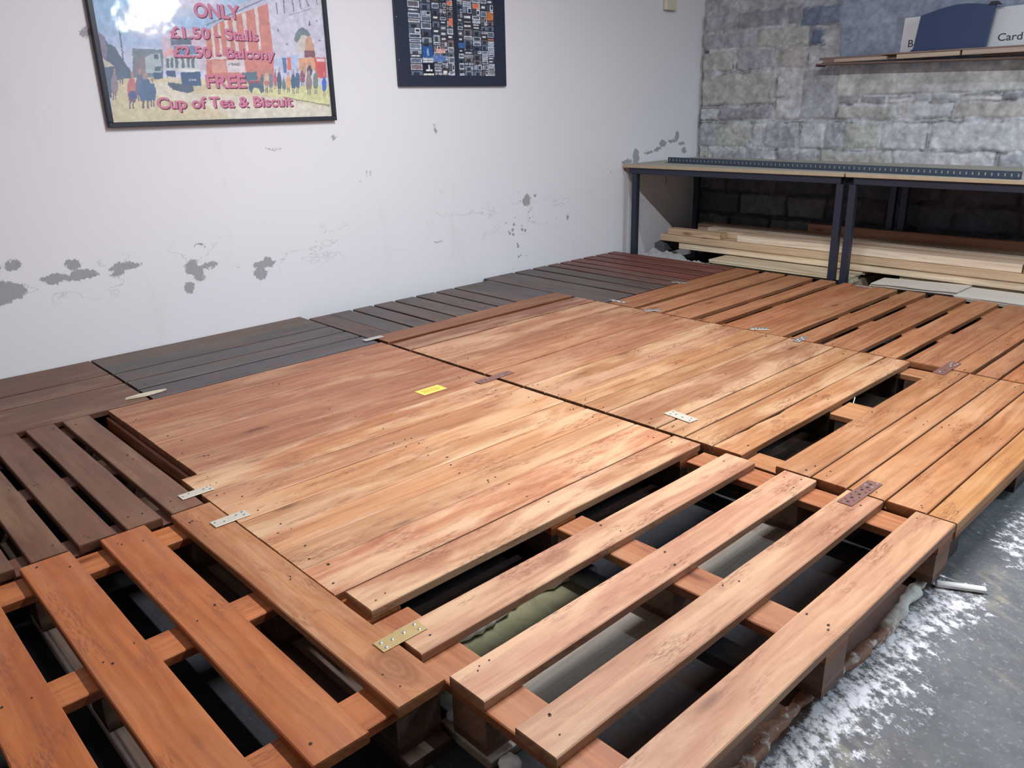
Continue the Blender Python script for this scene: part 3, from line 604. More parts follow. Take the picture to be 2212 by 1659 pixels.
sheets('grey sheets at the right photo edge behind the rust pallets', [(2.200, 4.375), (2.95, 4.350), (2.93, 4.60), (2.205, 4.640)], .1240, 4, .0045)
# rubble
def rubble():
    n, mth = 96, 44; xs = np.linspace(.125, .73, n); ys = np.linspace(4.345, 4.655, mth); X, Y = np.meshgrid(xs, ys)
    u = (X - .125) / .605; w = (Y - 4.345) / .31
    env = np.clip(u / .10, 0, 1) * np.clip((1 - u) / .12, 0, 1) * np.clip(w / .10, 0, 1) * np.clip((1 - w) / .2, 0, 1)
    lump = fbm(X * 26, Y * 26, 5, 4); cell = np.round(fbm(X * 17, Y * 17, 9, 2) * 9) / 9
    h = env ** .5 * (.100 + .035 * np.sin(u * 5 + .5) * (1 - u) + .05 * (lump - .5) + .06 * (cell - .5))
    V = np.stack([X, Y, h], -1).reshape(-1, 3).tolist(); idx = np.arange(n * mth).reshape(mth, n)
    F = np.stack([idx[:-1, :-1], idx[:-1, 1:], idx[1:, 1:], idx[1:, :-1]], -1).reshape(-1, 4).tolist()
    m = NT('grey_rubble'); tc = m.n('ShaderNodeTexCoord').outputs['Object']; a = m.noise(tc, 45, 5, .7)
    m.base(m.mix(a, (.24, .24, .25), (.52, .52, .52))); m.rough(.95); m.bump(a, .8, .006)
    tag(mesh_obj('rubble', V, F, m.mat), 'heap of grey broken plaster rubble in the corner under the bench', 'rubble', kind='stuff')
rubble()
b = MB(); R = .048; cyl = [(R * math.cos(math.pi / 6 + k * math.pi / 3), R * math.sin(math.pi / 6 + k * math.pi / 3)) for k in range(6)]
b.add([(.145 + x, 4.665, .143 + z) for x, z in cyl] + [(.145 + x, 4.90, .143 + z) for x, z in cyl], [tuple(range(6)), tuple(range(6, 12))[::-1]] + [(i, 6 + i, 6 + (i + 1) % 6, (i + 1) % 6) for i in range(6)])
tag(b.build('hexagonal_bar', plain('dark_grey_bar', (.10, .105, .12), .6, 0, .2, 30)), 'dark grey hexagonal end poking out under the left tip of the timber', 'bar')
# ================================================================ SHELF OF STRIPS ON THE BLOCK WALL, SIGN, BLUE BOARD
STRIP = (.30, .22, .20, .1); STRIPL = (.52, .43, .37, .1)
def strip(label, x0, x1, y0, y1, z0, z1, c, tilt=0):
    o = board('wood_strip', None, 'X', x0, x1, y0, y1, z0, z1, c, PALE, nails=(), jit=.0006, tilt=tilt); return tag(o, label, 'wood strip', 'wooden strips stored on the wall shelf')
r = empty('wall_shelf', (.955, 5.11, 1.30), 'thin dark board fixed along the block wall, carrying loose strips', 'shelf')
sb = board('shelf_board', r, 'X', .962, 2.9, 5.115, 5.262, 1.3085, 1.3185, (.20, .13, .12, .05), PALE, nails=()); sb.rotation_euler.y = .021
b = MB(); b.add([(.948, 5.12, 1.302), (.948, 5.25, 1.302), (.948, 5.25, 1.330), (.962, 5.12, 1.302), (.962, 5.25, 1.302), (.962, 5.25, 1.330)], [(0, 1, 2), (3, 5, 4), (0, 3, 4, 1), (1, 4, 5, 2), (0, 2, 5, 3)]); b.build('end_bracket', STEEL, r)
for bx in (2.40, 2.80):
    b = MB(); b.box(bx, bx + .02, 5.12, 5.262, 1.278 - (bx - .96) * .021, 1.3075 - (bx + .02 - .96) * .021); b.build('bracket', STEEL, r)
strip('pale strip at the left end of the wall shelf', 1.075, 1.395, 5.125, 5.165, 1.3190, 1.3400, STRIPL)
strip('pale strip in the middle of the wall shelf', 1.455, 1.800, 5.122, 5.160, 1.3190, 1.3440, (.56, .47, .38, .1))
strip('pale strip at the right end of the wall shelf', 1.812, 2.60, 5.122, 5.160, 1.3190, 1.3450, (.54, .44, .38, .1))
strip('long brown strip behind the pale ones, lowest of the rear pile', .985, 2.7, 5.168, 5.205, 1.3190, 1.3400, STRIP)
strip('long brown strip topmost of the rear pile', .955, 2.75, 5.170, 5.215, 1.3405, 1.3530, (.26, .19, .18, .1))
strip('thin strip lying over the right half of the shelf pile', 1.36, 2.75, 5.125, 5.165, 1.3455, 1.3540, STRIP)
o = strip('brown strip lying directly on the shelf board under the pile, sloping down to the right', 1.02, 2.85, 5.117, 5.150, 1.3000, 1.3030, STRIP); o.location.z = 1.3192 - .0035 - (1.02 - .96) * .021; o.rotation_euler.y = .021
strip('brown packing strip under the right half of the pile', 1.90, 2.60, 5.170, 5.210, 1.3072, 1.3182, STRIP)
SIGNW = plain('white_sign', (.72, .76, .80), .4); INK = plain('black_lettering', (.03, .04, .06), .5)
def text_mesh(s, bold=0.0):
    c = bpy.data.curves.new('t', 'FONT'); c.body = s; c.size = 1; c.offset = bold; c.extrude = 0; c.resolution_u = 5
    o = bpy.data.objects.new('t', c); S.collection.objects.link(o); dg = bpy.context.evaluated_depsgraph_get(); dg.update()
    me = bpy.data.meshes.new_from_object(o.evaluated_get(dg)); bpy.data.objects.remove(o)
    V = [tuple(v.co) for v in me.vertices]; F = [tuple(p.vertices) for p in me.polygons]; bpy.data.meshes.remove(me); return V, F
def fit(V, a0, a1, b0, b1):
    xs = [v[0] for v in V]; ys = [v[1] for v in V]; x0, x1, y0, y1 = min(xs), max(xs), min(ys), max(ys)
    return [(a0 + (v[0] - x0) / (x1 - x0) * (a1 - a0), b0 + (v[1] - y0) / (y1 - y0) * (b1 - b0)) for v in V]
r = empty('sign_board', (1.42, 5.23, 1.352), 'white sign with black lettering half hidden behind the dark blue board', 'sign')
b = MB(); b.add([(1.424, 5.236, 1.352), (2.75, 5.236, 1.352), (2.75, 5.236, 1.575), (1.432, 5.236, 1.545), (1.424, 5.242, 1.352), (2.75, 5.242, 1.352), (2.75, 5.242, 1.575), (1.432, 5.242, 1.545)], [(0, 1, 2, 3), (7, 6, 5, 4), (0, 4, 5, 1), (1, 5, 6, 2), (2, 6, 7, 3), (3, 7, 4, 0)])
b.build('panel', SIGNW, r)
for s_, (a0, a1, c0, c1) in (('B', (1.468, 1.497, 1.385, 1.424)), ('Card', (1.946, 2.066, 1.385, 1.424)), ('s', (2.096, 2.12, 1.385, 1.41))):
    V, F = text_mesh(s_, .008)
    if s_ == 's': continue
    v2 = fit(V, a0, a1, c0, c1); mesh_obj('lettering', [(x, 5.2354, z) for x, z in v2], F, INK, r)
b = MB(); m0 = b.disc(0, 0, 0, .001)
# dark blue board: a moulded back panel with a curved top and a small clip at its right corner
top = [(1.500, 1.352), (1.524, 1.372), (1.545, 1.545), (1.578, 1.553)] + [(1.578 + (1.905 - 1.578) * k / 12, 1.553 + .028 * math.sin(math.pi * min(1, k / 12 * .94)) + .010 * k / 12) for k in range(1, 13)] + [(1.928, 1.566), (1.905, 1.352)]
n = len(top); BLU = plain('dark_blue_plastic', (.030, .060, .150), .45, 0, .10, 6)
b = MB(); b.add([(x, 5.172, z) for x, z in top] + [(x, 5.200, z) for x, z in top], [tuple(range(n))[::-1], tuple(range(n, 2 * n))] + [(i, (i + 1) % n, n + (i + 1) % n, n + i) for i in range(n)])
r = empty('seat_back_panel', (1.5, 5.17, 1.352), 'dark blue curved-top panel leaning on the shelf in front of the white sign', 'panel'); b.build('panel', BLU, r)
b = MB(); b.add([(1.893, 5.165, 1.568), (1.955, 5.165, 1.566), (1.935, 5.165, 1.584), (1.905, 5.165, 1.583), (1.893, 5.202, 1.568), (1.955, 5.202, 1.566), (1.935, 5.202, 1.584), (1.905, 5.202, 1.583)], [(0, 1, 2, 3), (7, 6, 5, 4), (0, 4, 5, 1), (1, 5, 6, 2), (2, 6, 7, 3), (3, 7, 4, 0)]); b.build('corner_clip', plain('black_clip', (.015, .02, .03), .5), r)
# thermostat box
r = empty('control_box', (0.001, 4.80, 1.69), 'small cream plastic box high on the white wall near the corner', 'wall box')
b = MB(); b.box(.001, .030, 4.806, 4.926, 1.697, 1.83, 0, .006); b.build('casing', plain('cream_plastic', (.72, .68, .54), .4), r)
b = MB(); b.box(.001, .026, 4.812, 4.920, 1.694, 1.6965, 0); b.build('lower_lip', plain('grey_lip', (.28, .27, .24), .5), r)
# ================================================================ PICTURES
def picture(label, y0, y1, z0, z1, fw, fd, framemat, glossy=True):
    r = empty('framed_picture', (0.001, y0, z0), label, 'picture')
    for (a, c, d, e) in ((y0, y1, z0, z0 + fw), (y0, y1, z1 - fw, z1), (y0, y0 + fw, z0 + fw, z1 - fw), (y1 - fw, y1, z0 + fw, z1 - fw)):
        b = MB(); b.box(.001, fd, a, c, d, e, 0, .002); b.build('frame_side', framemat, r)
    return r
FR = plain('black_frame', (.018, .022, .036), .4)
POSTER=[
((.23,.33,.42),[(1176,1424),(1192,1405),(1202,1380),(1227,1369),(1242,1335),(1258,1306),(1272,1283),(1274,1242),(1230,1236),(1192,1224),(1181,1180),(1155,1180),(1155,1310)]),
((.45,.42,.52),[(1176,1424),(1195,1402),(1198,1357),(1186,1322),(1171,1333)]),
((.78,.76,.68),[(1173,1328),(1211,1297),(1175,1293)]),
((.36,.45,.5),[(1294,1365),(1416,1362),(1398,1254),(1276,1253)]),
((.47,.44,.46),[(1297,1324),(1341,1343),(1332,1254),(1288,1254)]),
((.3,.36,.45),[(1255,1511),(1259,1511),(1254,1318),(1248,1318)]),
((.83,.78,.6),[(1195,1241),(1276,1256),(1414,1254),(1616,1252),(1680,1252),(1987,1227),(2181,1227),(2178,1081),(1548,1081),(1169,1079),(1181,1180)]),
((.87,.84,.73),[(1317,1242),(1428,1239),(1504,1193),(1606,1189),(1893,1170),(2174,1124),(2174,1081),(1692,1083),(1558,1145),(1370,1178)]),
((.85,.85,.55),[(1746,1207),(2177,1230),(2175,1135),(1933,1176),(1781,1194)]),
((.45,.45,.38),[(1933,1176),(2175,1137),(2175,1131),(1932,1172)]),
((.8,.72,.8),[(1417,1404),(1457,1438),(1553,1445),(1616,1435),(1600,1286),(1407,1284)]),
((.88,.62,.6),[(1417,1350),(1455,1381),(1455,1345),(1415,1335)]),
((.72,.74,.82),[(1610,1465),(1651,1485),(1774,1553),(1889,1597),(1934,1600),(1930,1568),(1613,1459),(1606,1410)]),
((.4,.46,.58),[(1611,1466),(1887,1581),(1886,1574),(1613,1459)]),
((.8,.42,.35),[(1610,1441),(1671,1477),(1761,1512),(1844,1541),(1907,1564),(1908,1375),(1907,1336),(1894,1237),(1582,1252)]),
((.86,.55,.48),[(1617,1324),(1676,1325),(1677,1278),(1613,1274)]),
((.86,.8,.78),[(1631,1454),(1642,1460),(1637,1331),(1626,1330)]),
((.86,.8,.78),[(1663,1470),(1673,1476),(1668,1331),(1656,1331)]),
((.86,.8,.78),[(1695,1484),(1711,1490),(1710,1338),(1693,1338)]),
((.86,.8,.78),[(1732,1498),(1749,1505),(1744,1345),(1729,1345)]),
((.86,.8,.78),[(1781,1516),(1798,1523),(1789,1353),(1778,1353)]),
((.86,.8,.78),[(1841,1541),(1856,1548),(1853,1374),(1840,1373)]),
((.86,.8,.78),[(1598,1336),(1910,1359),(1909,1351),(1596,1327)]),
((.86,.8,.8),[(1680,1327),(1764,1333),(1765,1279),(1680,1278)]),
((.38,.36,.4),[(1689,1313),(1707,1312),(1706,1310),(1688,1310)]),
((.8,.79,.86),[(1907,1564),(1934,1600),(2184,1616),(2187,1237),(2016,1237),(2031,1358),(1907,1336)]),
((.33,.36,.45),[(1947,1572),(1953,1573),(1951,1522),(1945,1521)]),
((.33,.36,.45),[(1985,1584),(1991,1585),(1987,1527),(1982,1527)]),
((.33,.36,.45),[(2028,1587),(2034,1587),(2036,1539),(2031,1539)]),
((.33,.36,.45),[(2064,1589),(2070,1589),(2075,1549),(2070,1549)]),
((.33,.36,.45),[(2098,1591),(2104,1592),(2115,1563),(2109,1563)]),
((.33,.36,.45),[(2153,1595),(2159,1595),(2161,1575),(2156,1575)]),
((.58,.6,.68),[(2005,1523),(2124,1557),(2124,1553),(2004,1518)]),
((.3,.32,.4),[(2106,1510),(2115,1484),(2100,1483)]),
((.3,.32,.4),[(1946,1470),(1950,1454),(1940,1454)]),
((.3,.32,.4),[(1980,1406),(1987,1399),(1976,1399)]),
((.3,.32,.4),[(2150,1427),(2161,1419),(2145,1418)]),
((.3,.32,.4),[(2145,1510),(2152,1501),(2141,1500)]),
((.34,.42,.44),[(2019,1418),(2030,1448),(2049,1468),(2070,1475),(2093,1463),(2106,1444),(2085,1436),(2057,1439),(2033,1405)]),
((.8,.76,.68),[(2034,1411),(2062,1442),(2086,1440),(2069,1372),(2029,1368)]),
((.8,.55,.4),[(2070,1379),(2080,1426),(2102,1444),(2118,1407),(2121,1377)]),
((.42,.2,.22),[(2065,1376),(2121,1379),(2119,1347),(2064,1346)]),
((.88,.6,.4),[(2033,1342),(2115,1347),(2117,1292),(2031,1291)]),
((.82,.22,.2),[(2115,1347),(2174,1348),(2172,1258),(2117,1258)]),
((.92,.8,.78),[(2125,1343),(2169,1344),(2169,1330),(2125,1330)]),
((.25,.36,.5),[(1948,1343),(1970,1344),(1966,1280),(1950,1280)]),
((.84,.35,.25),[(1974,1345),(1992,1344),(1991,1291),(1971,1290)]),
((.62,.72,.74),[(1337,1331),(1363,1346),(1398,1347),(1401,1326),(1395,1275),(1332,1272)]),
((.24,.34,.4),[(1375,1344),(1391,1344),(1391,1326),(1374,1326)]),
((.24,.34,.4),[(1371,1299),(1396,1299),(1393,1281),(1369,1281)]),
((.16,.28,.42),[(1360,1275),(1399,1275),(1396,1251),(1359,1248)]),
((.25,.33,.42),[(1453,1408),(1539,1414),(1537,1384),(1451,1381)]),
((.33,.45,.62),[(1461,1378),(1560,1381),(1558,1348),(1459,1345)]),
((.75,.8,.8),[(1416,1333),(1459,1345),(1562,1348),(1559,1289),(1413,1284)]),
((.28,.38,.42),[(1422,1331),(1435,1331),(1429,1294),(1417,1294)]),
((.28,.38,.42),[(1440,1331),(1452,1332),(1447,1294),(1435,1294)]),
((.28,.38,.42),[(1460,1332),(1472,1332),(1467,1294),(1455,1294)]),
((.28,.38,.42),[(1486,1332),(1498,1333),(1493,1294),(1481,1294)]),
((.28,.38,.42),[(1509,1333),(1522,1333),(1516,1295),(1504,1295)]),
((.28,.38,.42),[(1529,1333),(1542,1333),(1537,1295),(1524,1295)]),
((.88,.88,.84),[(1459,1289),(1559,1289),(1558,1278),(1458,1280)]),
((.13,.26,.42),[(1474,1276),(1558,1280),(1556,1224),(1471,1221)]),
((.13,.26,.42),[(1414,1283),(1452,1283),(1451,1257),(1415,1257)]),
((.84,.8,.7),[(1419,1260),(1464,1257),(1462,1242),(1418,1245)]),
((.2,.28,.36),[(1415,1239),(1519,1224),(1519,1202),(1487,1196),(1433,1208),(1413,1227)]),
((.22,.33,.4),[(1745,1278),(1816,1282),(1819,1250),(1766,1243),(1746,1256)]),
((.45,.22,.28),[(1766,1243),(1822,1246),(1839,1230),(1771,1223)]),
((.18,.3,.4),[(1771,1230),(1843,1233),(1844,1200),(1826,1190),(1818,1213),(1791,1214),(1781,1191),(1768,1207)]),
((.52,.46,.52),[(1200,1267),(1214,1267),(1216,1236),(1206,1197),(1185,1197),(1187,1236)]),
((.35,.3,.34),[(1189,1199),(1194,1199),(1188,1171),(1184,1171)]),
((.35,.3,.34),[(1197,1199),(1202,1199),(1197,1171),(1194,1171)]),
((.62,.5,.46),[(1207,1288),(1215,1288),(1212,1268),(1203,1268)]),
((.74,.38,.42),[(1262,1252),(1281,1252),(1284,1214),(1272,1168),(1243,1169),(1246,1215)]),
((.35,.3,.34),[(1249,1171),(1255,1171),(1248,1137),(1243,1138)]),
((.35,.3,.34),[(1260,1171),(1266,1171),(1261,1137),(1256,1137)]),
((.62,.5,.46),[(1270,1277),(1281,1277),(1277,1254),(1266,1253)]),
((.25,.28,.5),[(1257,1205),(1278,1205),(1285,1191),(1278,1173),(1248,1173),(1245,1191)]),
((.35,.3,.34),[(1254,1174),(1260,1174),(1257,1161),(1252,1161)]),
((.35,.3,.34),[(1265,1174),(1271,1174),(1270,1161),(1265,1161)]),
((.62,.5,.46),[(1263,1215),(1275,1215),(1274,1206),(1262,1206)]),
((.3,.38,.48),[(1297,1267),(1315,1267),(1319,1233),(1308,1192),(1280,1192),(1282,1233)]),
((.35,.3,.34),[(1286,1194),(1292,1194),(1285,1164),(1281,1164)]),
((.35,.3,.34),[(1296,1194),(1302,1194),(1298,1164),(1293,1164)]),
((.62,.5,.46),[(1304,1289),(1315,1289),(1312,1268),(1300,1268)]),
((.22,.36,.52),[(1310,1247),(1339,1248),(1348,1211),(1334,1166),(1290,1167),(1289,1211)]),
((.35,.3,.34),[(1299,1169),(1308,1169),(1301,1136),(1294,1137)]),
((.35,.3,.34),[(1315,1169),(1324,1169),(1320,1136),(1313,1136)]),
((.62,.5,.46),[(1320,1272),(1337,1272),(1333,1249),(1316,1249)]),
((.2,.33,.5),[(1342,1234),(1358,1234),(1361,1204),(1352,1167),(1328,1167),(1329,1204)]),
((.35,.3,.34),[(1333,1169),(1338,1169),(1332,1142),(1329,1142)]),
((.35,.3,.34),[(1342,1169),(1347,1169),(1343,1142),(1339,1142)]),
((.62,.5,.46),[(1349,1254),(1358,1254),(1355,1235),(1346,1235)]),
((.2,.36,.36),[(1837,1274),(1845,1274),(1847,1252),(1841,1225),(1829,1225),(1830,1252)]),
((.35,.3,.34),[(1831,1227),(1834,1227),(1831,1207),(1829,1207)]),
((.35,.3,.34),[(1836,1227),(1839,1227),(1836,1207),(1834,1207)]),
((.62,.5,.46),[(1841,1289),(1846,1289),(1844,1275),(1839,1275)]),
((.8,.7,.58),[(1858,1277),(1871,1278),(1874,1250),(1867,1216),(1847,1216),(1848,1250)]),
((.35,.3,.34),[(1851,1218),(1855,1218),(1851,1193),(1848,1193)]),
((.35,.3,.34),[(1858,1218),(1862,1218),(1860,1193),(1856,1193)]),
((.62,.5,.46),[(1863,1296),(1871,1296),(1869,1279),(1861,1279)]),
((.78,.35,.3),[(1852,1244),(1868,1244),(1874,1236),(1870,1227),(1847,1227),(1844,1236)]),
((.35,.3,.34),[(1852,1227),(1856,1227),(1854,1220),(1851,1220)]),
((.35,.3,.34),[(1860,1227),(1865,1227),(1864,1220),(1861,1220)]),
((.62,.5,.46),[(1856,1250),(1865,1250),(1865,1245),(1855,1245)]),
((.4,.42,.46),[(1880,1276),(1891,1276),(1893,1250),(1887,1218),(1869,1218),(1870,1250)]),
((.35,.3,.34),[(1873,1220),(1877,1220),(1873,1197),(1870,1197)]),
((.35,.3,.34),[(1880,1220),(1883,1220),(1881,1197),(1878,1197)]),
((.62,.5,.46),[(1884,1293),(1891,1293),(1889,1277),(1882,1277)]),
((.7,.3,.36),[(1903,1280),(1911,1280),(1912,1256),(1907,1226),(1894,1226),(1895,1256)]),
((.35,.3,.34),[(1897,1228),(1899,1228),(1896,1207),(1894,1207)]),
((.35,.3,.34),[(1902,1228),(1904,1228),(1902,1207),(1900,1207)]),
((.62,.5,.46),[(1907,1296),(1912,1296),(1910,1281),(1905,1281)]),
((.2,.26,.34),[(1920,1280),(1933,1280),(1935,1249),(1928,1211),(1909,1211),(1910,1249)]),
((.35,.3,.34),[(1913,1214),(1917,1214),(1912,1186),(1909,1186)]),
((.35,.3,.34),[(1920,1214),(1923,1214),(1921,1186),(1917,1186)]),
((.62,.5,.46),[(1926,1300),(1933,1300),(1930,1281),(1923,1281)]),
((.25,.42,.5),[(1941,1251),(1951,1251),(1954,1232),(1949,1208),(1934,1209),(1934,1232)]),
((.35,.3,.34),[(1937,1210),(1940,1210),(1937,1193),(1935,1193)]),
((.35,.3,.34),[(1942,1210),(1946,1210),(1944,1193),(1941,1193)]),
((.62,.5,.46),[(1945,1263),(1951,1264),(1949,1252),(1943,1252)]),
((.86,.62,.38),[(1963,1267),(1978,1268),(1982,1243),(1975,1213),(1953,1213),(1952,1243)]),
((.35,.3,.34),[(1957,1215),(1962,1215),(1958,1193),(1954,1193)]),
((.35,.3,.34),[(1966,1215),(1970,1215),(1968,1193),(1964,1193)]),
((.62,.5,.46),[(1968,1284),(1976,1284),(1975,1268),(1966,1268)]),
((.16,.28,.38),[(1991,1275),(2003,1275),(2006,1247),(1999,1212),(1980,1212),(1981,1247)]),
((.35,.3,.34),[(1984,1215),(1988,1215),(1984,1189),(1981,1189)]),
((.35,.3,.34),[(1991,1214),(1995,1214),(1993,1189),(1989,1189)]),
((.62,.5,.46),[(1996,1294),(2003,1294),(2001,1276),(1993,1276)]),
((.18,.3,.44),[(2013,1279),(2026,1279),(2029,1251),(2022,1216),(2003,1216),(2003,1250)]),
((.35,.3,.34),[(2007,1218),(2011,1218),(2007,1192),(2004,1192)]),
((.35,.3,.34),[(2014,1218),(2018,1218),(2015,1192),(2012,1192)]),
((.62,.5,.46),[(2018,1298),(2025,1298),(2023,1280),(2016,1280)]),
((.52,.22,.28),[(2040,1289),(2054,1290),(2058,1267),(2052,1239),(2031,1239),(2030,1267)]),
((.35,.3,.34),[(2035,1240),(2040,1240),(2036,1220),(2033,1220)]),
((.35,.3,.34),[(2043,1240),(2047,1240),(2045,1220),(2042,1220)]),
((.62,.5,.46),[(2045,1305),(2053,1305),(2051,1290),(2043,1290)]),
((.7,.55,.45),[(2055,1311),(2065,1312),(2068,1296),(2064,1277),(2049,1277),(2048,1296)]),
((.35,.3,.34),[(2052,1278),(2055,1278),(2053,1264),(2050,1264)]),
((.35,.3,.34),[(2057,1278),(2060,1278),(2059,1264),(2057,1264)]),
((.62,.5,.46),[(2058,1322),(2064,1322),(2063,1312),(2057,1312)]),
((.16,.2,.24),[(2079,1311),(2093,1311),(2098,1293),(2093,1272),(2072,1272),(2070,1293)]),
((.35,.3,.34),[(2076,1273),(2080,1273),(2078,1257),(2074,1257)]),
((.35,.3,.34),[(2084,1273),(2088,1273),(2087,1257),(2083,1257)]),
((.62,.5,.46),[(2084,1322),(2092,1322),(2091,1311),(2082,1311)]),
((.5,.42,.38),[(2069,1272),(2086,1273),(2091,1244),(2083,1209),(2058,1209),(2058,1244)]),
((.35,.3,.34),[(2064,1211),(2069,1211),(2065,1185),(2061,1185)]),
((.35,.3,.34),[(2073,1211),(2078,1211),(2075,1185),(2071,1185)]),
((.62,.5,.46),[(2075,1292),(2085,1292),(2083,1274),(2073,1274)]),
((.36,.44,.36),[(2107,1282),(2121,1282),(2125,1251),(2117,1214),(2096,1214),(2096,1251)]),
((.35,.3,.34),[(2100,1216),(2105,1216),(2101,1188),(2097,1188)]),
((.35,.3,.34),[(2108,1216),(2113,1216),(2110,1188),(2106,1188)]),
((.62,.5,.46),[(2112,1302),(2120,1302),(2118,1283),(2110,1283)]),
((.12,.3,.72),[(2152,1263),(2164,1263),(2167,1235),(2161,1201),(2142,1201),(2142,1235)]),
((.35,.3,.34),[(2146,1203),(2150,1203),(2146,1178),(2143,1178)]),
((.35,.3,.34),[(2153,1203),(2157,1203),(2154,1177),(2151,1178)]),
((.62,.5,.46),[(2157,1282),(2164,1282),(2162,1264),(2154,1264)]),
((.3,.35,.45),[(1234,1251),(1237,1251),(1238,1244),(1236,1236),(1231,1236),(1232,1244)]),
((.35,.3,.34),[(1232,1236),(1233,1236),(1232,1230),(1231,1230)]),
((.35,.3,.34),[(1234,1236),(1235,1236),(1234,1230),(1233,1230)]),
((.62,.5,.46),[(1236,1256),(1238,1256),(1237,1252),(1235,1252)]),
((.4,.35,.45),[(1225,1248),(1228,1249),(1228,1241),(1226,1233),(1222,1233),(1222,1241)]),
((.35,.3,.34),[(1223,1233),(1223,1233),(1222,1227),(1221,1227)]),
((.35,.3,.34),[(1224,1233),(1225,1233),(1224,1227),(1223,1227)]),
((.62,.5,.46),[(1226,1253),(1228,1253),(1227,1249),(1226,1249)]),
]

def raster(polys, y0, y1, z0, z1, res, bg):
    ny = int((y1 - y0) / res) + 1; nz = int((z1 - z0) / res) + 1; Y, Z = np.meshgrid(np.linspace(y0, y1, ny), np.linspace(z0, z1, nz))
    C = bg(Y, Z); jy = Y * 1000 + (fbm(Y * 70, Z * 70, 4) - .5) * 5; jz = Z * 1000 + (fbm(Y * 70 + 5, Z * 70, 6) - .5) * 5
    for col, P in polys:
        ins = np.zeros(Y.shape, bool); n = len(P)
        for i in range(n):
            (a, b_), (c, d) = P[i], P[(i + 1) % n]
            if b_ == d: continue
            cr = ((b_ > jz) != (d > jz)) & (jy < (c - a) * (jz - b_) / (d - b_) + a); ins ^= cr
        C[ins] = np.array(col)
    k = (.86 + .28 * fbm(Y * 60, Z * 60, 14))[..., None] * (.94 + .12 * fbm(Y * 200, Z * 120, 15))[..., None]
    return Y, Z, np.clip((C * k) * .74 + .26 * np.array((.92, .93, 1.0)), 0, 1)  # colours lifted toward white, painting in the haze of glare
def srgb2lin(c): return np.where(c < .04045, c / 12.92, ((c + .055) / 1.055) ** 2.4)
def raster_mesh(name, Y, Z, C, x, mat, parent):
    nz, ny = Y.shape; V = np.stack([np.full(Y.shape, x), Y, Z], -1).reshape(-1, 3).tolist(); idx = np.arange(ny * nz).reshape(nz, ny)
    F = np.stack([idx[:-1, :-1], idx[:-1, 1:], idx[1:, 1:], idx[1:, :-1]], -1).reshape(-1, 4).tolist()
    o = mesh_obj(name, V, F, mat, parent); at = o.data.color_attributes.new('col', 'FLOAT_COLOR', 'POINT')
    cc = np.ones((ny * nz, 4)); cc[:, :3] = srgb2lin(C).reshape(-1, 3); at.data.foreach_set('color', cc.ravel()); return o
def print_mat(name, rough, coat=0.0):
    m = NT(name); a = m.n('ShaderNodeAttribute'); a.attribute_name = 'col'; m.base(a.outputs['Color']); m.rough(rough)
    m.b.inputs['Coat Weight'].default_value = coat; m.b.inputs['Coat Roughness'].default_value = .06; 
    if coat:
        tc = m.n('ShaderNodeTexCoord').outputs['Object']; h = m.noise(tc, 9, 2); o = m.n('ShaderNodeBump'); o.inputs['Strength'].default_value = .06; o.inputs['Distance'].default_value = .02; m.l(h, o.inputs['Height']); m.l(o.outputs[0], m.b.inputs['Coat Normal'])
    return m.mat
p1 = picture('black framed street painting poster with pink price lettering over trams and a theatre', 1.149, 2.200, 1.066, 1.800, .020, .026, FR)
def sky(Y, Z):
    n = fbm(Y * 5, Z * 9, 2)[..., None]; t = np.clip((Z - 1.25) / .3, 0, 1)[..., None]
    blue = np.array((.50, .72, .90)); cl = np.array((.83, .84, .93)); lav = np.array((.72, .76, .90))
    return (lav * (1 - t) + blue * t) * (1 - np.clip((n - .42) * 3.2, 0, 1)) + cl * np.clip((n - .42) * 3.2, 0, 1)
Y, Z, C = raster(POSTER, 1.169, 2.180, 1.086, 1.780, .0026, sky)
PR = raster_mesh('print', Y, Z, C, .012, print_mat('poster_print', .5, 1.0), p1)
PINK = plain('pink_lettering', (.66, .22, .36), .5); PINK.node_tree.nodes['Principled BSDF'].inputs['Coat Weight'].default_value = 1; DRED = plain('dark_red_shadow', (.16, .03, .07), .5)
for s_, (a0, a1, c0, c1) in (('ONLY', (1.568, 1.768, 1.492, 1.549)), ('£1.50 - Stalls', (1.454, 1.842, 1.408, 1.454)), ('£2.50 - Balcony', (1.453, 1.914, 1.322, 1.380)), ('FREE', (1.577, 1.760, 1.215, 1.268)), ('Cup of Tea & Biscuit', (1.355, 1.978, 1.120, 1.180))):
    V, F = text_mesh(s_, .026); sh = fit(V, a0 + .004, a1 + .0045, c0 - .0045, c1 - .004); fc = fit(V, a0, a1, c0, c1); n = len(V)
    mesh_obj('lettering', [(.0126, y, z) for y, z in sh] + [(.0130, y, z) for y, z in fc], F + [tuple(i + n for i in f) for f in F], [DRED, PINK], PR, fm=[0] * len(F) + [1] * len(F))
for s_, (a0, a1, c0, c1), mt in (('BAND', (1.705, 1.742, 1.306, 1.317), INK), ('298', (1.503, 1.536, 1.243, 1.251), SIGNW)):
    V, F = text_mesh(s_, .0); fc = fit(V, a0, a1, c0, c1); mesh_obj('lettering', [(.0126, y, z) for y, z in fc], F, mt, PR)
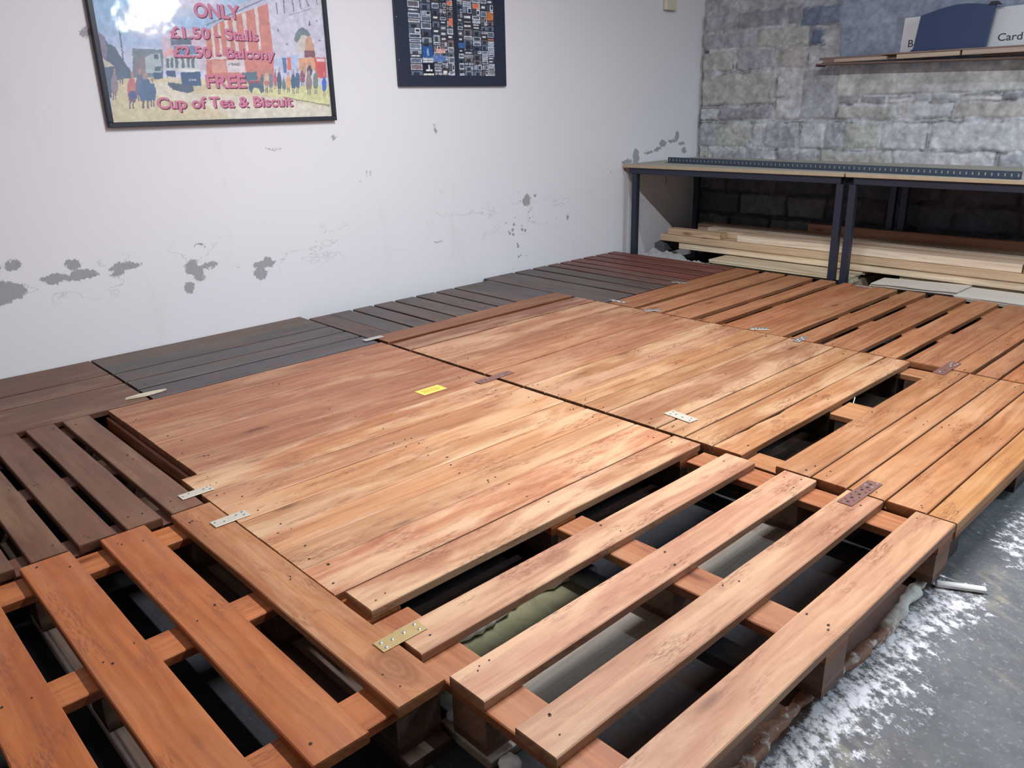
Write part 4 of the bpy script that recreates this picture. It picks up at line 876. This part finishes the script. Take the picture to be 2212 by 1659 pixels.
# second picture: dark board with a collage of small photographs in two columns
NAVY = plain('dark_navy_board', (.020, .027, .055), .42, 0, .1, 8)
p2 = empty('collage_board', (0.001, 2.588, 1.220), 'dark navy board covered with a grid of tiny photographs', 'picture')
b = MB(); b.box(.001, .020, 2.588, 3.336, 1.220, 2.10, 0, .002); b.build('backing_board', NAVY, p2)
def collage():
    R = random.Random(11); y0, y1, z0, z1 = 2.665, 3.250, 1.273, 2.06; res = .0028
    ny = int((y1 - y0) / res) + 1; nz = int((z1 - z0) / res) + 1; C = np.zeros((nz, ny, 3)); C[:] = (.17, .19, .25)
    Y, Z = np.meshgrid(np.linspace(y0, y1, ny), np.linspace(z0, z1, nz))
    pal = [(.48, .54, .62), (.36, .40, .46), (.62, .67, .74), (.28, .31, .37), (.46, .45, .48), (.26, .30, .39), (.40, .39, .43), (.40, .46, .56), (.52, .46, .48)]
    cols = [(2.668, 2.741), (2.748, 2.812), (2.822, 2.868), (2.873, 2.914), (2.919, 2.958), (2.990, 3.026), (3.030, 3.090), (3.095, 3.150), (3.156, 3.198), (3.200, 3.246)]
    def rect(a, b_, c, d, k):
        i0, i1 = int((a - y0) / res), int((b_ - y0) / res); j0, j1 = int((c - z0) / res), int((d - z0) / res); C[max(j0, 0):max(j1, 0), max(i0, 0):max(i1, 0)] = k
    for (a, b_) in cols:
        z = 1.278
        while z < 2.05:
            h = R.uniform(.014, .036); w = R.random(); k = pal[R.randrange(len(pal))]
            if w < .35: rect(a, b_, z, z + h - .004, (.80, .84, .90)); rect(a + .004, b_ - .004, z + .004, z + h - .008, k)
            elif w < .6: rect(a, b_, z, z + h - .004, k); rect(a + .2 * (b_ - a), b_ - .3 * (b_ - a), z, z + h * .6, tuple(q * .45 for q in k))
            elif w < .8:
                m = (a + b_) / 2; rect(a, m - .003, z, z + h - .004, k); rect(m + .002, b_, z, z + h - .004, (.86, .88, .92)); rect(m + .006, b_ - .004, z + .004, z + h - .008, (.2, .2, .26))
            else: rect(a, b_, z, z + h - .004, tuple(q * .6 for q in k)); rect(a + .006, b_ - .01, z + .3 * h, z + .6 * h, (.88, .90, .94))
            if R.random() < .02: rect(a + .004, b_ - .004, z + .003, z + h - .007, (.86, .50, .38))
            z += h
    rect(2.748, 2.816, 1.363, 1.418, (.16, .36, .62)); rect(2.775, 2.79, 1.372, 1.405, (.55, .70, .88)); rect(2.748, 2.816, 1.340, 1.358, (.86, .89, .92)); rect(2.748, 2.816, 1.347, 1.351, (.2, .22, .3))
    rect(2.748, 2.816, 1.273, 1.335, (.08, .10, .18)); rect(2.765, 2.805, 1.296, 1.306, (.92, .94, .96)); rect(2.782, 2.789, 1.306, 1.328, (.92, .94, .96)); rect(2.748, 2.816, 1.276, 1.286, (.90, .92, .86))
    rect(2.930, 2.958, 1.520, 1.556, (.90, .52, .40)); rect(2.990, 3.04, 1.415, 1.440, (.24, .42, .66)); rect(3.195, 3.245, 1.560, 1.600, (.80, .50, .30)); rect(2.836, 2.90, 1.385, 1.405, (.88, .70, .68)); rect(2.815, 2.9, 1.345, 1.375, (.40, .52, .74))
    rect(2.963, 2.986, z0, z1, (.13, .15, .22))
    for j in range(14): rect(2.83 + j * .0092, 2.835 + j * .0092, 1.281, 1.289, (.85, .87, .9))
    k = (.70 + .60 * fbm(Y * 160, Z * 160, 44))[..., None]; C = np.clip(C * k, 0, 1)
    raster_mesh('photo_collage', Y, Z, C, .0206, print_mat('collage_print', .45), p2)
collage()
for (y, z) in ((2.5895, 1.545), (2.5895, 1.345)):
    b = MB(); b.disc(0, 0, 0, .003, 8); mesh_obj('pin', [(.0206, y + .005 + q[0], z + q[1]) for q in b.v], b.f, SCREW, p2)
# ================================================================ FOAM BEAD, STRAY BITS ON THE FLOOR
def bead(name, pts, rad, seed, mat, label, cat, squash=.8):
    rn = random.Random(seed); N = 12; v = []; f = []; st = len(pts)
    for i, (x, y) in enumerate(pts):
        r = rad * (.75 + .5 * rn.random()) * (.35 if i in (0, st - 1) else 1)
        for k in range(N):
            a = 2 * math.pi * k / N; rr = r * (1 + rn.uniform(-.16, .16)); v.append((x + rr * math.cos(a), y + rr * .1 * math.sin(a * 2), max(0.0005, r * squash * .9 + rr * squash * math.sin(a))))
    for i in range(st - 1):
        for k in range(N): p, q = i * N + k, i * N + (k + 1) % N; f.append((p, p + N, q + N, q))
    f.append(tuple(range(N))); f.append(tuple(range((st - 1) * N, st * N))[::-1])
    return tag(mesh_obj(name, v, f, mat, smooth=True), label, cat)
def foam_mat():
    m = NT('expanding_foam'); tc = m.n('ShaderNodeTexCoord').outputs['Object']; s = m.n('ShaderNodeSeparateXYZ'); m.l(tc, s.inputs[0]); n = m.noise(tc, 26, 5, .65); n2 = m.noise(tc, 7, 3)
    y = m.math('ADD', s.outputs[1], m.math('MULTIPLY', m.math('SUBTRACT', n2, .5), .25))
    br = m.math('SUBTRACT', 1.0, m.step(y, 1.56, 1.66)); br = m.math('MULTIPLY', br, m.step(n, .36, .46))
    m.base(m.mix(br, m.mix(n, (.60, .58, .48), (.80, .79, .73)), m.mix(n, (.10, .035, .02), (.40, .20, .11)))); m.rough(.55); m.bump(n, .9, .008); return m.mat
rn = random.Random(3)
bead('foam_bead', [(3.030 + .010 * math.sin(y * 9) + rn.uniform(-.004, .004), y) for y in np.arange(.30, 1.865, .022)], .014, 5, foam_mat(), 'lumpy foam bead along the open pallet, white at its far end, brown nearer', 'foam bead')
WF = plain('white_foam', (.80, .80, .77), .6, 0, .08, 60)
b = MB(); b.box(3.050, 3.158, 1.842, 1.860, .002, .014, 0, .003, rot=.50, piv=(3.05, 1.85)); tag(b.build('foam_stick', WF), 'white stick-shaped offcut on the bare floor by the deck corner', 'offcut')
def lump(label, x, y, z, r, seed, mat=WF, sx=1, sy=1, sz=.7, name='foam_lump'):
    bm = bmesh.new(); bmesh.ops.create_icosphere(bm, subdivisions=3, radius=1); rn = random.Random(seed); o = [rn.uniform(0, 9) for _ in range(6)]
    for q in bm.verts:
        d = 1 + .13 * math.sin(q.co.x * 5 + o[0]) * math.sin(q.co.y * 6 + o[1]) + .07 * math.sin(q.co.z * 9 + o[2] + q.co.x * 7)
        q.co = (x + q.co.x * d * r * sx, y + q.co.y * d * r * sy, z + q.co.z * d * r * sz)
    v = [tuple(q.co) for q in bm.verts]; f = [tuple(w.index for w in p.verts) for p in bm.faces]; bm.free()
    return tag(mesh_obj(name, v, f, mat, smooth=True), label, 'foam', 'lumps of white foam on the floor')
lump('white foam lump on the floor under the front corner of the wide-slatted pallet', 2.742, .745, .014, .020, 1)
lump('small white foam lump between the orange pallet and the wide-slatted pallet', 2.588, .748, .026, .017, 2, sx=.7)
bead('foam_bead', [(2.395 + .012 * math.sin(y * 21) + rn.uniform(-.005, .005), y) for y in np.arange(.90, 1.262, .017)], .013, 15, WF, 'white foam bead on the floor seen beneath the first wide slat', 'foam bead', 1.0)
# cable end hanging in the deck opening
b = MB()
def wire(pts, r):
    N = 6; v = []; f = []
    for (x, y, z) in pts: v += [(x + r * math.cos(2 * math.pi * k / N), y + r * math.sin(2 * math.pi * k / N), z) for k in range(N)]
    for i in range(len(pts) - 1): f += [(i * N + k, i * N + (k + 1) % N, (i + 1) * N + (k + 1) % N, (i + 1) * N + k) for k in range(N)]
    b.add(v, f)
wire([(2.481, 2.64, .128), (2.486, 2.62, .112), (2.489, 2.61, .095), (2.494, 2.60, .082)], .0016); wire([(2.489, 2.61, .095), (2.502, 2.612, .085)], .0014)
tag(b.build('frayed_string', plain('off_white_string', (.70, .70, .62), .7)), 'short frayed white string hanging in the opening beside the barky board', 'string')
